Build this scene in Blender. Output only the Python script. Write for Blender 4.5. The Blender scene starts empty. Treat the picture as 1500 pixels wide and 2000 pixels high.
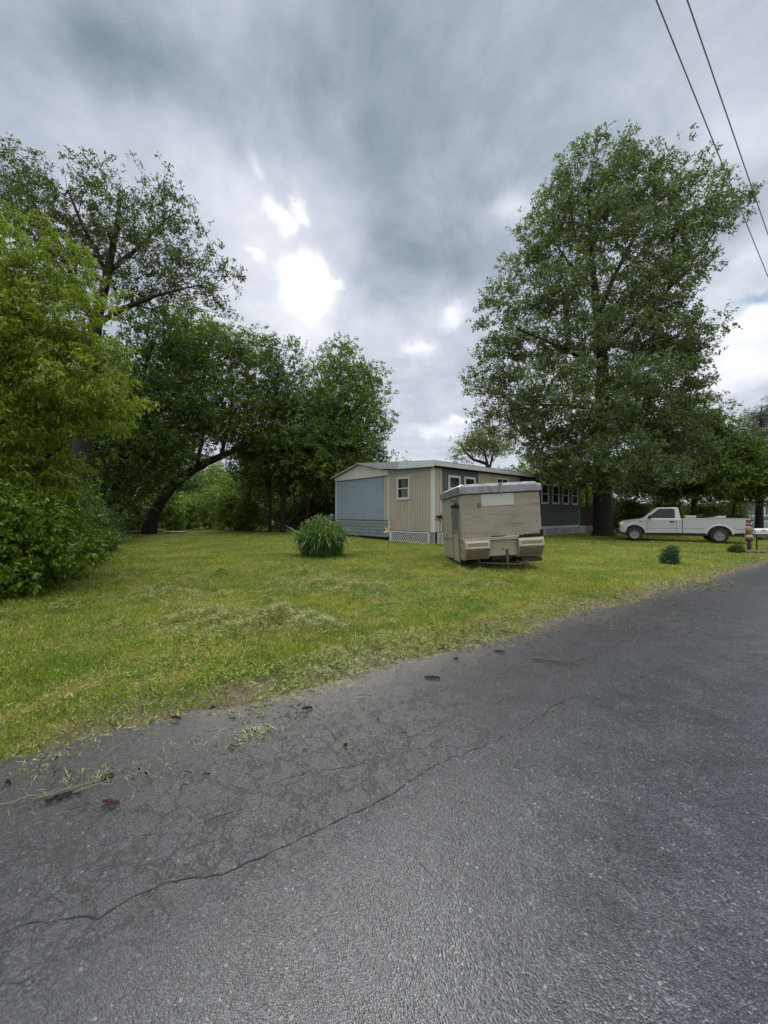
import bpy, bmesh, math, random
import numpy as np
from mathutils import Vector, Matrix
R = math.radians
scn = bpy.context.scene
col = scn.collection

# ------------------------------------------------------------------ camera
EYE = 1.6
cam_d = bpy.data.cameras.new('camera'); cam = bpy.data.objects.new('camera', cam_d); col.objects.link(cam)
cam.location = (0, 0, EYE); cam.rotation_euler = (R(90.23), 0, 0)
cam_d.sensor_fit = 'HORIZONTAL'; cam_d.sensor_width = 36; cam_d.lens = 18.0
cam_d.clip_start = 0.05; cam_d.clip_end = 3000
scn.camera = cam
scn.view_settings.view_transform = 'Standard'; scn.view_settings.look = 'None'
scn.view_settings.exposure = 0.32; scn.view_settings.gamma = 1.0; scn.view_settings.use_curve_mapping = False
scn.cycles.max_bounces = 5; scn.cycles.diffuse_bounces = 3; scn.cycles.glossy_bounces = 3; scn.cycles.transmission_bounces = 3
scn.cycles.use_denoising = True
scn.cycles.sample_clamp_indirect = 6.0

# ------------------------------------------------------------------ node helper
class NT:
    def __init__(s, tree): s.t = tree; s.n = tree.nodes; s.l = tree.links
    def new(s, typ, **kw):
        n = s.n.new(typ)
        for k, v in kw.items(): setattr(n, k, v)
        return n
    def put(s, sock, v):
        if isinstance(v, bpy.types.NodeSocket): s.l.new(v, sock)
        elif v is not None:
            if hasattr(sock, 'default_value'):
                try: sock.default_value = v
                except Exception: sock.default_value = tuple(v) + (1.0,)
    def m(s, op, a, b=None, c=None, clamp=False):
        n = s.new('ShaderNodeMath', operation=op); n.use_clamp = clamp
        s.put(n.inputs[0], a); s.put(n.inputs[1], b); s.put(n.inputs[2], c); return n.outputs[0]
    def v(s, op, a, b=None, scale=None):
        n = s.new('ShaderNodeVectorMath', operation=op)
        s.put(n.inputs[0], a); s.put(n.inputs[1], b)
        if scale is not None: s.put(n.inputs['Scale'], scale)
        return n.outputs['Value'] if op in ('DOT_PRODUCT', 'LENGTH', 'DISTANCE') else n.outputs[0]
    def mix(s, f, a, b, mode='MIX'):
        n = s.new('ShaderNodeMix', data_type='RGBA', blend_type=mode)
        s.put(n.inputs[0], f); s.put(n.inputs[6], a); s.put(n.inputs[7], b); return n.outputs[2]
    def ramp(s, f, stops, interp='LINEAR'):
        n = s.new('ShaderNodeValToRGB'); n.color_ramp.interpolation = interp
        e = n.color_ramp.elements
        while len(e) < len(stops): e.new(0.5)
        for i, (p, c) in enumerate(stops):
            e[i].position = p; e[i].color = tuple(c) + (1,) if not isinstance(c, (int, float)) else (c, c, c, 1)
        s.put(n.inputs[0], f); return n.outputs[0]
    def noise(s, vec, scale, detail=4, rough=.55, dist=0.0):
        n = s.new('ShaderNodeTexNoise'); s.put(n.inputs['Vector'], vec)
        n.inputs['Scale'].default_value = scale; n.inputs['Detail'].default_value = detail
        n.inputs['Roughness'].default_value = rough; n.inputs['Distortion'].default_value = dist
        return n.outputs['Fac'], n.outputs['Color']
    def mapr(s, v, a, b, c=0., d=1.):
        n = s.new('ShaderNodeMapRange'); s.put(n.inputs[0], v)
        for i, q in enumerate((a, b, c, d)): s.put(n.inputs[i + 1], q)
        n.clamp = True; return n.outputs[0]

# ------------------------------------------------------------------ sky
SUN_AZ = math.atan2(-155 / 750, 1.0)          # left of straight ahead
SUN_EL = R(30.4)
world = bpy.data.worlds.new('World'); scn.world = world; world.use_nodes = True
wt = world.node_tree; wt.nodes.clear(); W = NT(wt)
sky = W.new('ShaderNodeTexSky', sky_type='NISHITA'); sky.sun_disc = False
sky.sun_elevation = SUN_EL; sky.sun_rotation = SUN_AZ
tc = W.new('ShaderNodeTexCoord'); D0 = W.v('NORMALIZE', tc.outputs['Generated'])
sep = W.new('ShaderNodeSeparateXYZ'); W.put(sep.inputs[0], D0)
# cloud deck coordinates: where the view ray meets a flat layer of cloud
zc = W.m('ADD', W.m('MAXIMUM', sep.outputs[2], 0.0), 0.16)
px_ = W.m('DIVIDE', sep.outputs[0], zc); py_ = W.m('DIVIDE', sep.outputs[1], zc)
cmb = W.new('ShaderNodeCombineXYZ'); W.put(cmb.inputs[0], px_); W.put(cmb.inputs[1], W.m('MULTIPLY', py_, 0.90))
P = cmb.outputs[0]
wf, wc = W.noise(P, 1.6, 4, .55)
warp = W.v('SCALE', W.v('SUBTRACT', wc, (0.5, 0.5, 0.5)), scale=0.30)
Dw = W.v('ADD', D0, warp)
wf2, wc2 = W.noise(D0, 7.0, 4, .6)
Dw2 = W.v('ADD', D0, W.v('SCALE', W.v('SUBTRACT', wc2, (0.5, 0.5, 0.5)), scale=0.13))
def sdir(px, py): return Vector(((px - 750) / 750, 1, (1003 - py) / 750)).normalized()
def blob(px, py, rx, ry, ang=0, src=None):
    c = sdir(px, py); k = c.y
    a = Vector((1, 0, 0)); a = (a - c * a.dot(c)).normalized(); b = a.cross(c).normalized()
    if b.z < 0: b = -b
    ca, sa = math.cos(R(ang)), math.sin(R(ang))
    a2 = a * ca + b * sa; b2 = b * ca - a * sa
    src = src or Dw
    u = W.v('DOT_PRODUCT', src, tuple(a2 * (750 / (rx * k)))); v = W.v('DOT_PRODUCT', src, tuple(b2 * (750 / (ry * k))))
    q = W.m('ADD', W.m('MULTIPLY', u, u), W.m('MULTIPLY', v, v))
    e = W.m('POWER', 2.71828, W.m('MULTIPLY', q, -1.0))
    return W.m('MULTIPLY', e, W.m('GREATER_THAN', W.v('DOT_PRODUCT', src, tuple(c)), 0.0))
SKYBLOBS = [
    # px, py, rx, ry, angle, amplitude, sharp
    (740, 300, 130, 300, 12, -.10, 0), (860, 120, 260, 200, 0, -.06, 0), (820, 500, 100, 120, 20, -.10, 0),
    (60, 40, 260, 90, 0, -.08, 0), (170, 250, 260, 110, -25, .06, 0), (330, 130, 160, 90, -30, -.10, 0),
    (430, 320, 130, 90, -50, .12, 0), (520, 560, 190, 190, 0, .09, 0), (660, 420, 60, 130, 30, .07, 0),
    (1400, 130, 200, 200, 0, .08, 0), (1060, 160, 160, 160, 0, -.06, 0), (980, 400, 90, 40, 0, .08, 0),
    (1000, 520, 140, 60, 0, -.04, 0), (860, 640, 120, 60, 0, .12, 0), (700, 640, 60, 50, 0, .05, 0), (840, 850, 260, 110, 0, .12, 0),
    (1450, 640, 120, 120, 0, .34, 0), (640, 120, 200, 120, 20, -.05, 0), (250, 60, 200, 70, -10, -.05, 0), (1460, 200, 90, 60, 20, .10, 0), (1420, 500, 80, 60, 0, -.10, 0), (1300, 780, 240, 90, 0, .12, 0), (470, 680, 120, 70, 0, .12, 0),
    (820, 690, 26, 14, 10, .30, 1), (880, 612, 30, 12, 30, .25, 1), (1010, 390, 40, 18, 10, .15, 1), (905, 830, 30, 7, 0, .30, 1), (1470, 610, 40, 22, 30, .30, 1),
    (595, 548, 30, 31, 0, 1.5, 2), (600, 560, 64, 66, 0, .13, 1), (595, 570, 120, 110, 0, .07, 1), (645, 548, 16, 5, 0, .5, 1), (598, 596, 14, 20, 0, .4, 1), (600, 650, 26, 50, 0, .06, 2),
    (536, 416, 20, 14, -40, .36, 1), (556, 438, 12, 18, -40, .30, 1), (580, 402, 13, 18, 0, .38, 1), (555, 415, 60, 45, 0, .05, 1), (495, 500, 16, 8, -30, .28, 1), (500, 325, 18, 12, -40, .15, 1),
]
streak, _ = W.noise(P, 2.3, 6, .55, 0.3)
fine, _ = W.noise(P, 7.0, 5, .6, 0.2)
L = W.m('ADD', 0.455, W.m('MULTIPLY', W.m('SUBTRACT', streak, 0.5), 0.26))
iso, _ = W.noise(D0, 3.2, 6, .62, .6)
L = W.m('ADD', L, W.m('MULTIPLY', W.m('SUBTRACT', iso, 0.5), 0.34))
L = W.m('ADD', L, W.m('MULTIPLY', W.m('SUBTRACT', fine, 0.5), 0.22))
for (a_, b_, c_, d_, e_, amp, sharp) in SKYBLOBS:
    L = W.m('ADD', L, W.m('MULTIPLY', blob(a_, b_, c_, d_, e_, {0: Dw, 1: Dw2, 2: W.v('ADD', D0, W.v('SCALE', W.v('SUBTRACT', wc2, (0.5, 0.5, 0.5)), scale=0.10))}[sharp]), amp))
L = W.m('SMOOTH_MAX', L, 0.20, 0.10)
# added fill: unseen sky overhead and behind the camera, brightened to light the lawn
back = W.mapr(sep.outputs[1], -0.15, 0.45, 1.0, 0.0)
back = W.m('MULTIPLY', W.m('MULTIPLY', back, back), 1.0)
L = W.m('ADD', L, W.m('MULTIPLY', back, BACK_FILL := 0.45))
L = W.m('ADD', L, W.m('MULTIPLY', W.mapr(sep.outputs[2], .87, .99, 0.0, 1.0), 6.5))
tint = W.ramp(L, [(0.0, (.76, 1.0, 1.24)), (0.28, (.82, .99, 1.21)), (0.48, (.91, .99, 1.15)), (0.75, (.97, 1.0, 1.06)), (1.0, (1.0, 1.0, .99))])
cl = W.v('SCALE', tint, scale=L)
blue = W.v('SCALE', sky.outputs[0], scale=0.10)
hole = W.m('MULTIPLY', blob(1468, 588, 55, 22, 30, Dw2), 0.85)
hole = W.m('ADD', hole, W.m('MULTIPLY', blob(860, 848, 60, 12, 0, Dw2), .5))
final = W.mix(hole, cl, blue)
bg = W.new('ShaderNodeBackground'); W.put(bg.inputs[0], final); bg.inputs[1].default_value = 1.0
out = W.new('ShaderNodeOutputWorld'); W.put(out.inputs[0], bg.outputs[0])

sun_d = bpy.data.lights.new('sun', 'SUN'); sun_d.energy = 1.5; sun_d.angle = R(12); sun_d.color = (1.0, .95, .86)
sun = bpy.data.objects.new('sun', sun_d); col.objects.link(sun)
sd = Vector((math.sin(SUN_AZ) * math.cos(SUN_EL), math.cos(SUN_AZ) * math.cos(SUN_EL), math.sin(SUN_EL)))
sun.rotation_euler = (-sd).to_track_quat('-Z', 'Y').to_euler(); sun.location = sd * 50

# ------------------------------------------------------------------ helpers
def at(px, py, D, z0=EYE):
    """world point seen at photo pixel (px, py) at forward distance D"""
    return Vector(((px - 750) / 750 * D, D, EYE + (1003 - py) / 750 * D))
def gnd(px, py):
    D = 750 * EYE / (py - 1003); return Vector(((px - 750) / 750 * D, D, 0))
def tag(o, label=None, cat=None, group=None, kind=None):
    if label: o['label'] = label
    if cat: o['category'] = cat
    if group: o['group'] = group
    if kind: o['kind'] = kind
    return o
def empty(name, loc, rz=0, label=None, cat=None, group=None):
    o = bpy.data.objects.new(name, None); col.objects.link(o); o.location = loc
    o.rotation_euler = (0, 0, rz); o.empty_display_size = .2
    return tag(o, label, cat, group)
def np_mesh(name, verts, faces_per, idx, mat=None, parent=None, smooth=False):
    """verts (n,3); idx (m,faces_per)"""
    me = bpy.data.meshes.new(name); n = len(verts); m = len(idx)
    me.vertices.add(n); me.vertices.foreach_set('co', np.ascontiguousarray(verts, dtype=np.float32).ravel())
    me.loops.add(m * faces_per); me.loops.foreach_set('vertex_index', np.ascontiguousarray(idx, dtype=np.int32).ravel())
    me.polygons.add(m); me.polygons.foreach_set('loop_start', np.arange(0, m * faces_per, faces_per, dtype=np.int32))
    if smooth: me.polygons.foreach_set('use_smooth', np.ones(m, dtype=bool))
    me.update(calc_edges=True)
    if mat: me.materials.append(mat)
    o = bpy.data.objects.new(name, me); col.objects.link(o)
    if parent: o.parent = parent
    return o
class MB:
    def __init__(s): s.v = []; s.f = []
    def add(s, vs, fs):
        b = len(s.v); s.v += [tuple(v) for v in vs]; s.f += [tuple(b + i for i in f) for f in fs]; return s
    def box(s, x0, x1, y0, y1, z0, z1, rot=None, piv=None):
        vs = [Vector((x, y, z)) for z in (z0, z1) for y in (y0, y1) for x in (x0, x1)]
        if rot is not None:
            p = Vector(piv) if piv else Vector(((x0 + x1) / 2, (y0 + y1) / 2, (z0 + z1) / 2))
            vs = [rot @ (v - p) + p for v in vs]
        return s.add(vs, [(0, 2, 3, 1), (4, 5, 7, 6), (0, 1, 5, 4), (2, 6, 7, 3), (0, 4, 6, 2), (1, 3, 7, 5)])
    def hexa(s, b, t):
        return s.add(list(b) + list(t), [(3, 2, 1, 0), (4, 5, 6, 7), (0, 1, 5, 4), (1, 2, 6, 5), (2, 3, 7, 6), (3, 0, 4, 7)])
    def tube(s, pts, rad, n=8, cap=True):
        pts = [Vector(p) for p in pts]
        if not isinstance(rad, (list, tuple)): rad = [rad] * len(pts)
        vs = []; fs = []; up0 = None
        for i, p in enumerate(pts):
            d = (pts[min(i + 1, len(pts) - 1)] - pts[max(i - 1, 0)]).normalized()
            if up0 is None: up0 = Vector((0, 0, 1)) if abs(d.z) < .9 else Vector((1, 0, 0))
            a = d.cross(up0).normalized(); b = a.cross(d).normalized(); up0 = b
            for k in range(n):
                t = 2 * math.pi * k / n; vs.append(p + (a * math.cos(t) + b * math.sin(t)) * rad[i])
        for i in range(len(pts) - 1):
            for k in range(n):
                k2 = (k + 1) % n; fs.append((i * n + k, i * n + k2, (i + 1) * n + k2, (i + 1) * n + k))
        if cap: fs.append(tuple(range(n))[::-1]); fs.append(tuple((len(pts) - 1) * n + k for k in range(n)))
        return s.add(vs, fs)
    def prism(s, poly, axis, lo, hi):
        """2D poly extruded along axis (0,1,2) from lo to hi"""
        n = len(poly)
        def mk(p, q):
            return {0: (q, p[0], p[1]), 1: (p[0], q, p[1]), 2: (p[0], p[1], q)}[axis]
        vs = [mk(p, lo) for p in poly] + [mk(p, hi) for p in poly]
        fs = [tuple(range(n)), tuple(range(2 * n - 1, n - 1, -1))] + [(i, i + n, (i + 1) % n + n, (i + 1) % n) for i in range(n)]
        return s.add(vs, fs)
    def lathe(s, prof, axis=1, n=24, c=(0, 0, 0)):
        """prof: [(radius, along)]; axis of revolution"""
        vs = []; fs = []
        for r, a in prof:
            for k in range(n):
                t = 2 * math.pi * k / n; u, w = r * math.cos(t), r * math.sin(t)
                p = {0: (a, u, w), 1: (u, a, w), 2: (u, w, a)}[axis]
                vs.append((p[0] + c[0], p[1] + c[1], p[2] + c[2]))
        for i in range(len(prof) - 1):
            for k in range(n):
                k2 = (k + 1) % n; fs.append((i * n + k, i * n + k2, (i + 1) * n + k2, (i + 1) * n + k))
        return s.add(vs, fs)
    def build(s, name, mat, parent=None, bevel=0, smooth=False, seg=2, solid=0):
        me = bpy.data.meshes.new(name); me.from_pydata(s.v, [], s.f); me.materials.append(mat)
        bm = bmesh.new(); bm.from_mesh(me); bmesh.ops.recalc_face_normals(bm, faces=bm.faces)
        bm.to_mesh(me); bm.free()
        if smooth:
            for p in me.polygons: p.use_smooth = True
        o = bpy.data.objects.new(name, me); col.objects.link(o)
        if parent: o.parent = parent
        if bevel:
            b = o.modifiers.new('bevel', 'BEVEL'); b.width = bevel; b.segments = seg; b.limit_method = 'ANGLE'; b.angle_limit = R(35)
            b.harden_normals = False
        if solid:
            b = o.modifiers.new('solid', 'SOLIDIFY'); b.thickness = solid
        return o

# ------------------------------------------------------------------ materials
MATS = {}
def pm(name, c, rough=.6, var=.18, scale=4.0, bump=.0, bscale=60, metal=0., spec=.4, stain=None, stain_amt=.0, stain_scale=2., stretch=(1, 1, 1), coat=0.):
    """surface material: base colour broken up by noise, optional stains and bump"""
    m = bpy.data.materials.new(name); m.use_nodes = True; N = NT(m.node_tree)
    b = m.node_tree.nodes['Principled BSDF']
    t = N.new('ShaderNodeTexCoord'); mp = N.new('ShaderNodeMapping'); N.put(mp.inputs[0], t.outputs['Object']); mp.inputs[3].default_value = stretch
    vec = mp.outputs[0]
    f, _ = N.noise(vec, scale, 5, .62)
    f2, _ = N.noise(vec, scale * 9, 4, .6)
    k = N.m('ADD', N.m('MULTIPLY', N.m('SUBTRACT', f, .5), 2 * var), N.m('MULTIPLY', N.m('SUBTRACT', f2, .5), var))
    colr = N.v('SCALE', tuple(c), scale=N.m('ADD', k, 1.0))
    if stain:
        g, _ = N.noise(vec, stain_scale, 7, .68, .6)
        colr = N.mix(N.mapr(g, .5, .68, 0, stain_amt), colr, tuple(stain) + (1,))
    N.put(b.inputs['Base Color'], colr)
    N.put(b.inputs['Roughness'], N.mapr(f2, .3, .7, max(rough - .08, .02), min(rough + .08, 1)))
    b.inputs['Metallic'].default_value = metal; b.inputs['Specular IOR Level'].default_value = spec
    b.inputs['Coat Weight'].default_value = coat; b.inputs['Coat Roughness'].default_value = .08
    if bump:
        bn = N.new('ShaderNodeBump'); bn.inputs['Strength'].default_value = bump; bn.inputs['Distance'].default_value = .01
        h, _ = N.noise(vec, bscale, 4, .6); N.put(bn.inputs['Height'], h); N.put(b.inputs['Normal'], bn.outputs[0])
    MATS[name] = m; return m
def leafmat(name, c, c2=None, trans=.32, var=.45, rough=.45, tcol=None, spec=.35, dead=None, dead_amt=0.0, pscale=.35):
    m = bpy.data.materials.new(name); m.use_nodes = True; N = NT(m.node_tree); m.node_tree.nodes.remove(m.node_tree.nodes['Principled BSDF'])
    c2 = c2 or tuple(x * 1.5 for x in c)
    g = N.new('ShaderNodeNewGeometry'); t = N.new('ShaderNodeTexCoord')
    rnd = g.outputs['Random Per Island']
    f, _ = N.noise(t.outputs['Object'], pscale, 3, .5)
    k = N.m('ADD', N.m('MULTIPLY', rnd, .6), N.m('MULTIPLY', N.mapr(f, .3, .7), .4))
    base = N.mix(k, tuple(c) + (1,), tuple(c2) + (1,))
    r2 = N.m('FRACT', N.m('MULTIPLY', rnd, 17.31))
    base = N.v('SCALE', base, scale=N.mapr(r2, 0, 1, 1 - var, 1 + var))
    if dead: base = N.mix(N.m('GREATER_THAN', N.m('FRACT', N.m('MULTIPLY', rnd, 91.7)), 1 - dead_amt), base, tuple(dead) + (1,))
    pb = N.new('ShaderNodeBsdfPrincipled'); N.put(pb.inputs['Base Color'], base); pb.inputs['Roughness'].default_value = rough
    pb.inputs['Specular IOR Level'].default_value = spec
    tr = N.new('ShaderNodeBsdfTranslucent'); tcol = tcol or (1.25, 1.25, .55)
    N.put(tr.inputs[0], N.v('MULTIPLY', base, tuple(tcol)))
    mx = N.new('ShaderNodeMixShader'); mx.inputs[0].default_value = trans
    N.put(mx.inputs[1], pb.outputs[0]); N.put(mx.inputs[2], tr.outputs[0])
    N.put(m.node_tree.nodes['Material Output'].inputs[0], mx.outputs[0])
    MATS[name] = m; return m
def glassmat(name, c=(.015, .018, .02), rough=.06, spec=.5):
    m = pm(name, c, rough, .3, 2.0, spec=spec); return m
# ------------------------------------------------------------------ ground and road
RD = Vector((.824, .566, 0)); RN = Vector((-.566, .824, 0))   # along the road; from the road into the lawn
EDGE0 = 3.36                                                   # distance of the lawn-side road edge from the camera
rng = np.random.default_rng(7)
def vnoise(x, y, seed=0):
    """cheap smooth 2D value noise, vectorised"""
    xi = np.floor(x).astype(np.int64); yi = np.floor(y).astype(np.int64); fx = x - xi; fy = y - yi
    def h(a, b):
        n = (a * 374761393 + b * 668265263 + seed * 1442695041) & 0x7fffffff
        n = ((n ^ (n >> 13)) * 1274126177) & 0x7fffffff
        return ((n ^ (n >> 16)) & 0xffff) / 65535.0
    fx = fx * fx * (3 - 2 * fx); fy = fy * fy * (3 - 2 * fy)
    return (h(xi, yi) * (1 - fx) + h(xi + 1, yi) * fx) * (1 - fy) + (h(xi, yi + 1) * (1 - fx) + h(xi + 1, yi + 1) * fx) * fy
def fbm(x, y, seed=0, o=4):
    s = 0; a = .5; t = 0
    for i in range(o):
        s = s + a * vnoise(x * 2 ** i, y * 2 ** i, seed + i * 17); t += a; a *= .5
    return s / t
def edge_wob(s):
    return (fbm(s * .5, s * 0 + 3.3, 5, 5) - .5) * .75
def road_d(x, y): return x * RN.x + y * RN.y - EDGE0 + edge_wob(x * RD.x + y * RD.y)
MOUNDS = [gnd(540, 1218), gnd(470, 1235), gnd(610, 1225), gnd(640, 1140), gnd(700, 1150), gnd(590, 1128), gnd(330, 1168), gnd(300, 1160), gnd(520, 1205), gnd(400, 1215)]
def mound(x, y):
    s = np.zeros_like(x)
    for i, p in enumerate(MOUNDS):
        r = (.42, .35, .4, .8, .7, .7, .45, .5, .3, .5)[i]
        s = np.maximum(s, np.exp(-(((x - p.x) / r) ** 2 + ((y - p.y) / (r * 1.0)) ** 2)))
    q = np.clip((fbm(x * 1.9, y * 1.9, 201, 3) - .60) * 7, 0, 1) * np.clip((6 - np.abs(x + 2.2)) / 2, 0, 1) * np.clip((13 - y) / 3, 0, 1) * np.clip((y - 4.6) / 1.2, 0, 1)
    s = np.maximum(s, q * .8)
    return s
def gh(x, y):
    x = np.asarray(x, float); y = np.asarray(y, float)
    d = road_d(x, y)
    base = -.05 + .05 * np.clip(d / .5, 0, 1)
    far = np.clip(d / 3, 0, 1)
    bumps = (fbm(x * .35, y * .35, 2, 3) - .5) * .10 * far + (fbm(x * 2.3, y * 2.3, 9, 3) - .5) * .04 * np.clip(d / .6, 0, 1)
    m = mound(x, y); bumps = bumps + m * (.05 + .42 * (fbm(x * 4, y * 4, 31, 3) - .42)) * np.clip(d, 0, 1)
    return np.where(d > 0, base + bumps, -.05)
def gz(x, y): return float(gh(np.array([x]), np.array([y]))[0])

def grid_axis(lo, hi, fine_lo, fine_hi, step):
    a = list(np.arange(fine_lo, fine_hi, step)); q = step; v = fine_lo; L_ = []
    while v > lo: q *= 1.18; v -= q; L_.append(v)
    q = step; v = a[-1]; H_ = []
    while v < hi: q *= 1.18; v += q; H_.append(v)
    return np.array(L_[::-1] + a + H_)
gx = grid_axis(-900, 900, -8, 6, .065); gy = grid_axis(-300, 1500, 1.8, 13, .065)
XX, YY = np.meshgrid(gx, gy); ZZ = gh(XX, YY)
ZZ = np.where((XX * XX + YY * YY) > 120 ** 2, -.02, ZZ)
nv = len(gx); V = np.stack([XX.ravel(), YY.ravel(), ZZ.ravel()], 1)
ii, jj = np.meshgrid(np.arange(len(gx) - 1), np.arange(len(gy) - 1)); q0 = (jj * nv + ii).ravel()
F = np.stack([q0, q0 + 1, q0 + nv + 1, q0 + nv], 1)

def ground_col(N, pos):
    """shared lawn colour: green, yellow-green and straw patches, bare soil at the road edge"""
    a, _ = N.noise(pos, .55, 4, .6); b, _ = N.noise(pos, 2.2, 5, .65, .4); c, _ = N.noise(pos, 11, 4, .6)
    colr = N.mix(N.mapr(a, .42, .62), LG1, LG2)
    colr = N.mix(N.mapr(b, .48, .68, 0, .75), colr, LG3)
    colr = N.mix(N.mapr(c, .55, .75, 0, .5), colr, LG4)
    return colr
LG1 = (.115, .180, .020, 1); LG2 = (.235, .255, .035, 1); LG3 = (.30, .25, .09, 1); LG4 = (.075, .10, .02, 1)
gm = bpy.data.materials.new('lawn_soil'); gm.use_nodes = True; N = NT(gm.node_tree); b = gm.node_tree.nodes['Principled BSDF']
geo = N.new('ShaderNodeNewGeometry'); pos = geo.outputs['Position']
gc = N.v('SCALE', ground_col(N, pos), scale=.50)
dn = N.m('SUBTRACT', N.v('DOT_PRODUCT', pos, tuple(RN)), EDGE0)
nz, _ = N.noise(pos, 1.3, 5, .65)
dn = N.m('ADD', dn, N.m('MULTIPLY', N.m('SUBTRACT', nz, .5), 1.3))
n3, _ = N.noise(pos, 40, 5, .7)
soil = N.ramp(n3, [(.3, (.05, .038, .026)), (.55, (.12, .10, .07)), (.72, (.22, .19, .12))])
gc = N.mix(N.mapr(dn, .25, .75, 1, 0), gc, soil)
# trodden yellow stalk litter
n4, _ = N.noise(pos, 26, 6, .75, 1.5)
gc = N.mix(N.mapr(n4, .52, .70, 0, .55), gc, (.20, .18, .075, 1))
N.put(b.inputs['Base Color'], gc); b.inputs['Roughness'].default_value = .95; b.inputs['Specular IOR Level'].default_value = .15
bn = N.new('ShaderNodeBump'); bn.inputs['Strength'].default_value = .8; bn.inputs['Distance'].default_value = .03; N.put(bn.inputs['Height'], n4); N.put(b.inputs['Normal'], bn.outputs[0])
ground = tag(np_mesh('ground', V, 4, F, gm, smooth=True), kind='structure')

# road sheet: lawn-side edge ragged
S = np.concatenate([np.arange(-60, -8, 1.0), np.arange(-8, 30, .06), np.arange(30, 160, 1.0)])
rows = []
e = -edge_wob(S) + (fbm(S * 6, S * 0 + 1.1, 77, 3) - .5) * .10
for k, t in enumerate((0, 0.25, 1.2, 2.6, 4.2, 5.6, 6.9)):
    off = EDGE0 + (e if k < 2 else e * 0) - t
    rows.append(np.stack([S * RD.x + off * RN.x, S * RD.y + off * RN.y, np.full_like(S, [-.028, -.004, .0, .012, .012, .0, -.03][k])], 1))
V = np.concatenate(rows); n = len(S); F = []
for k in range(6):
    a = np.arange(n - 1) + k * n; F.append(np.stack([a, a + n, a + n + 1, a + 1], 1))
F = np.concatenate(F)
rm = bpy.data.materials.new('asphalt'); rm.use_nodes = True; N = NT(rm.node_tree); b = rm.node_tree.nodes['Principled BSDF']
geo = N.new('ShaderNodeNewGeometry'); pos = geo.outputs['Position']
w_, wc_ = N.noise(pos, 9, 4, .6); wpos = N.v('ADD', pos, N.v('SCALE', wc_, scale=.10))
vo = N.new('ShaderNodeTexVoronoi', feature='F1'); N.put(vo.inputs['Vector'], pos); vo.inputs['Scale'].default_value = 150
vo2 = N.new('ShaderNodeTexVoronoi', feature='F1'); N.put(vo2.inputs['Vector'], pos); vo2.inputs['Scale'].default_value = 105
sc1 = N.new('ShaderNodeSeparateColor'); N.put(sc1.inputs[0], vo.outputs['Color'])
sc2 = N.new('ShaderNodeSeparateColor'); N.put(sc2.inputs[0], vo2.outputs['Color'])
big, _ = N.noise(pos, .5, 5, .6); mid, _ = N.noise(pos, 3.5, 5, .65)
base = N.ramp(N.m('ADD', N.m('MULTIPLY', sc1.outputs[0], .8), N.m('MULTIPLY', mid, .25)), [(.15, (.011, .0125, .015)), (.55, (.025, .0285, .034)), (.85, (.046, .051, .060)), (1.0, (.10, .108, .12))])
base = N.mix(N.m('MULTIPLY', N.m('GREATER_THAN', sc2.outputs[1], .994), .6), base, (.19, .19, .185, 1))
base = N.v('SCALE', base, scale=N.mapr(N.m('ADD', N.m('MULTIPLY', big, .6), N.m('MULTIPLY', mid, .4)), .33, .67, .74, 1.32))
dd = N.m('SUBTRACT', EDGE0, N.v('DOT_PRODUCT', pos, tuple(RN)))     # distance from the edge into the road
zone = N.m('MULTIPLY', N.mapr(dd, .35, .8), N.mapr(dd, 1.45, 1.8, 1, 0))
zone = N.m('MULTIPLY', zone, N.mapr(big, .30, .46, .25, 1.0))
def crack(scale, width, dist, seed):
    q = N.v('ADD', N.v('ADD', pos, (seed, seed, 0)), N.v('SCALE', wc_, scale=dist))
    v3 = N.new('ShaderNodeTexVoronoi', feature='DISTANCE_TO_EDGE'); N.put(v3.inputs['Vector'], q); v3.inputs['Scale'].default_value = scale
    return N.mapr(v3.outputs['Distance'], width * .3, width, 1, 0)
ck = N.m('MULTIPLY', crack(3.4, .034, .36, 3.), zone)
ck2 = N.m('MULTIPLY', N.m('MULTIPLY', crack(10.0, .065, .20, 9.), zone), N.mapr(mid, .44, .54))
ck = N.m('MAXIMUM', ck, N.m('MULTIPLY', ck2, .7))
ckw = N.m('MULTIPLY', crack(.42, .0018, .55, 21.), N.mapr(mid, .58, .66, 0, .5))
ck = N.m('MAXIMUM', ck, ckw)
base = N.mix(N.m('MULTIPLY', ck, .8), base, (.012, .012, .012, 1))
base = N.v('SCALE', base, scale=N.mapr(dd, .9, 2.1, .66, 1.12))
# dust and crumbled fines near the lawn edge
dust, _ = N.noise(pos, 16, 6, .7)
base = N.mix(N.m('MULTIPLY', N.mapr(N.m('ADD', dd, N.m('MULTIPLY', N.m('SUBTRACT', mid, .5), 1.2)), .0, .55, .6, 0), N.m('MULTIPLY', N.mapr(dust, .35, .6), N.mapr(N.v('DOT_PRODUCT', pos, tuple(RD)), .2, 1.6, .15, 1.0))), base, (.12, .10, .075, 1))
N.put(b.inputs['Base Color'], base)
wet, _ = N.noise(pos, .35, 5, .6, .3)
N.put(b.inputs['Roughness'], N.m('ADD', N.mapr(N.m('ADD', wet, N.m('MULTIPLY', N.m('SUBTRACT', mid, .5), .6)), .40, .62, .0, .09), N.mapr(dd, 1.4, 3.6, .48, .13)))
N.put(b.inputs['Specular IOR Level'], N.mapr(dd, 1.6, 3.6, .45, .9))
bn = N.new('ShaderNodeBump'); N.put(bn.inputs['Strength'], N.mapr(dd, 1.4, 3.6, .50, .28)); bn.inputs['Distance'].default_value = .005
hgt = N.m('SUBTRACT', N.m('MULTIPLY', N.m('SUBTRACT', 1.0, vo.outputs['Distance']), 1.0), N.m('MULTIPLY', ck, 2.5))
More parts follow.
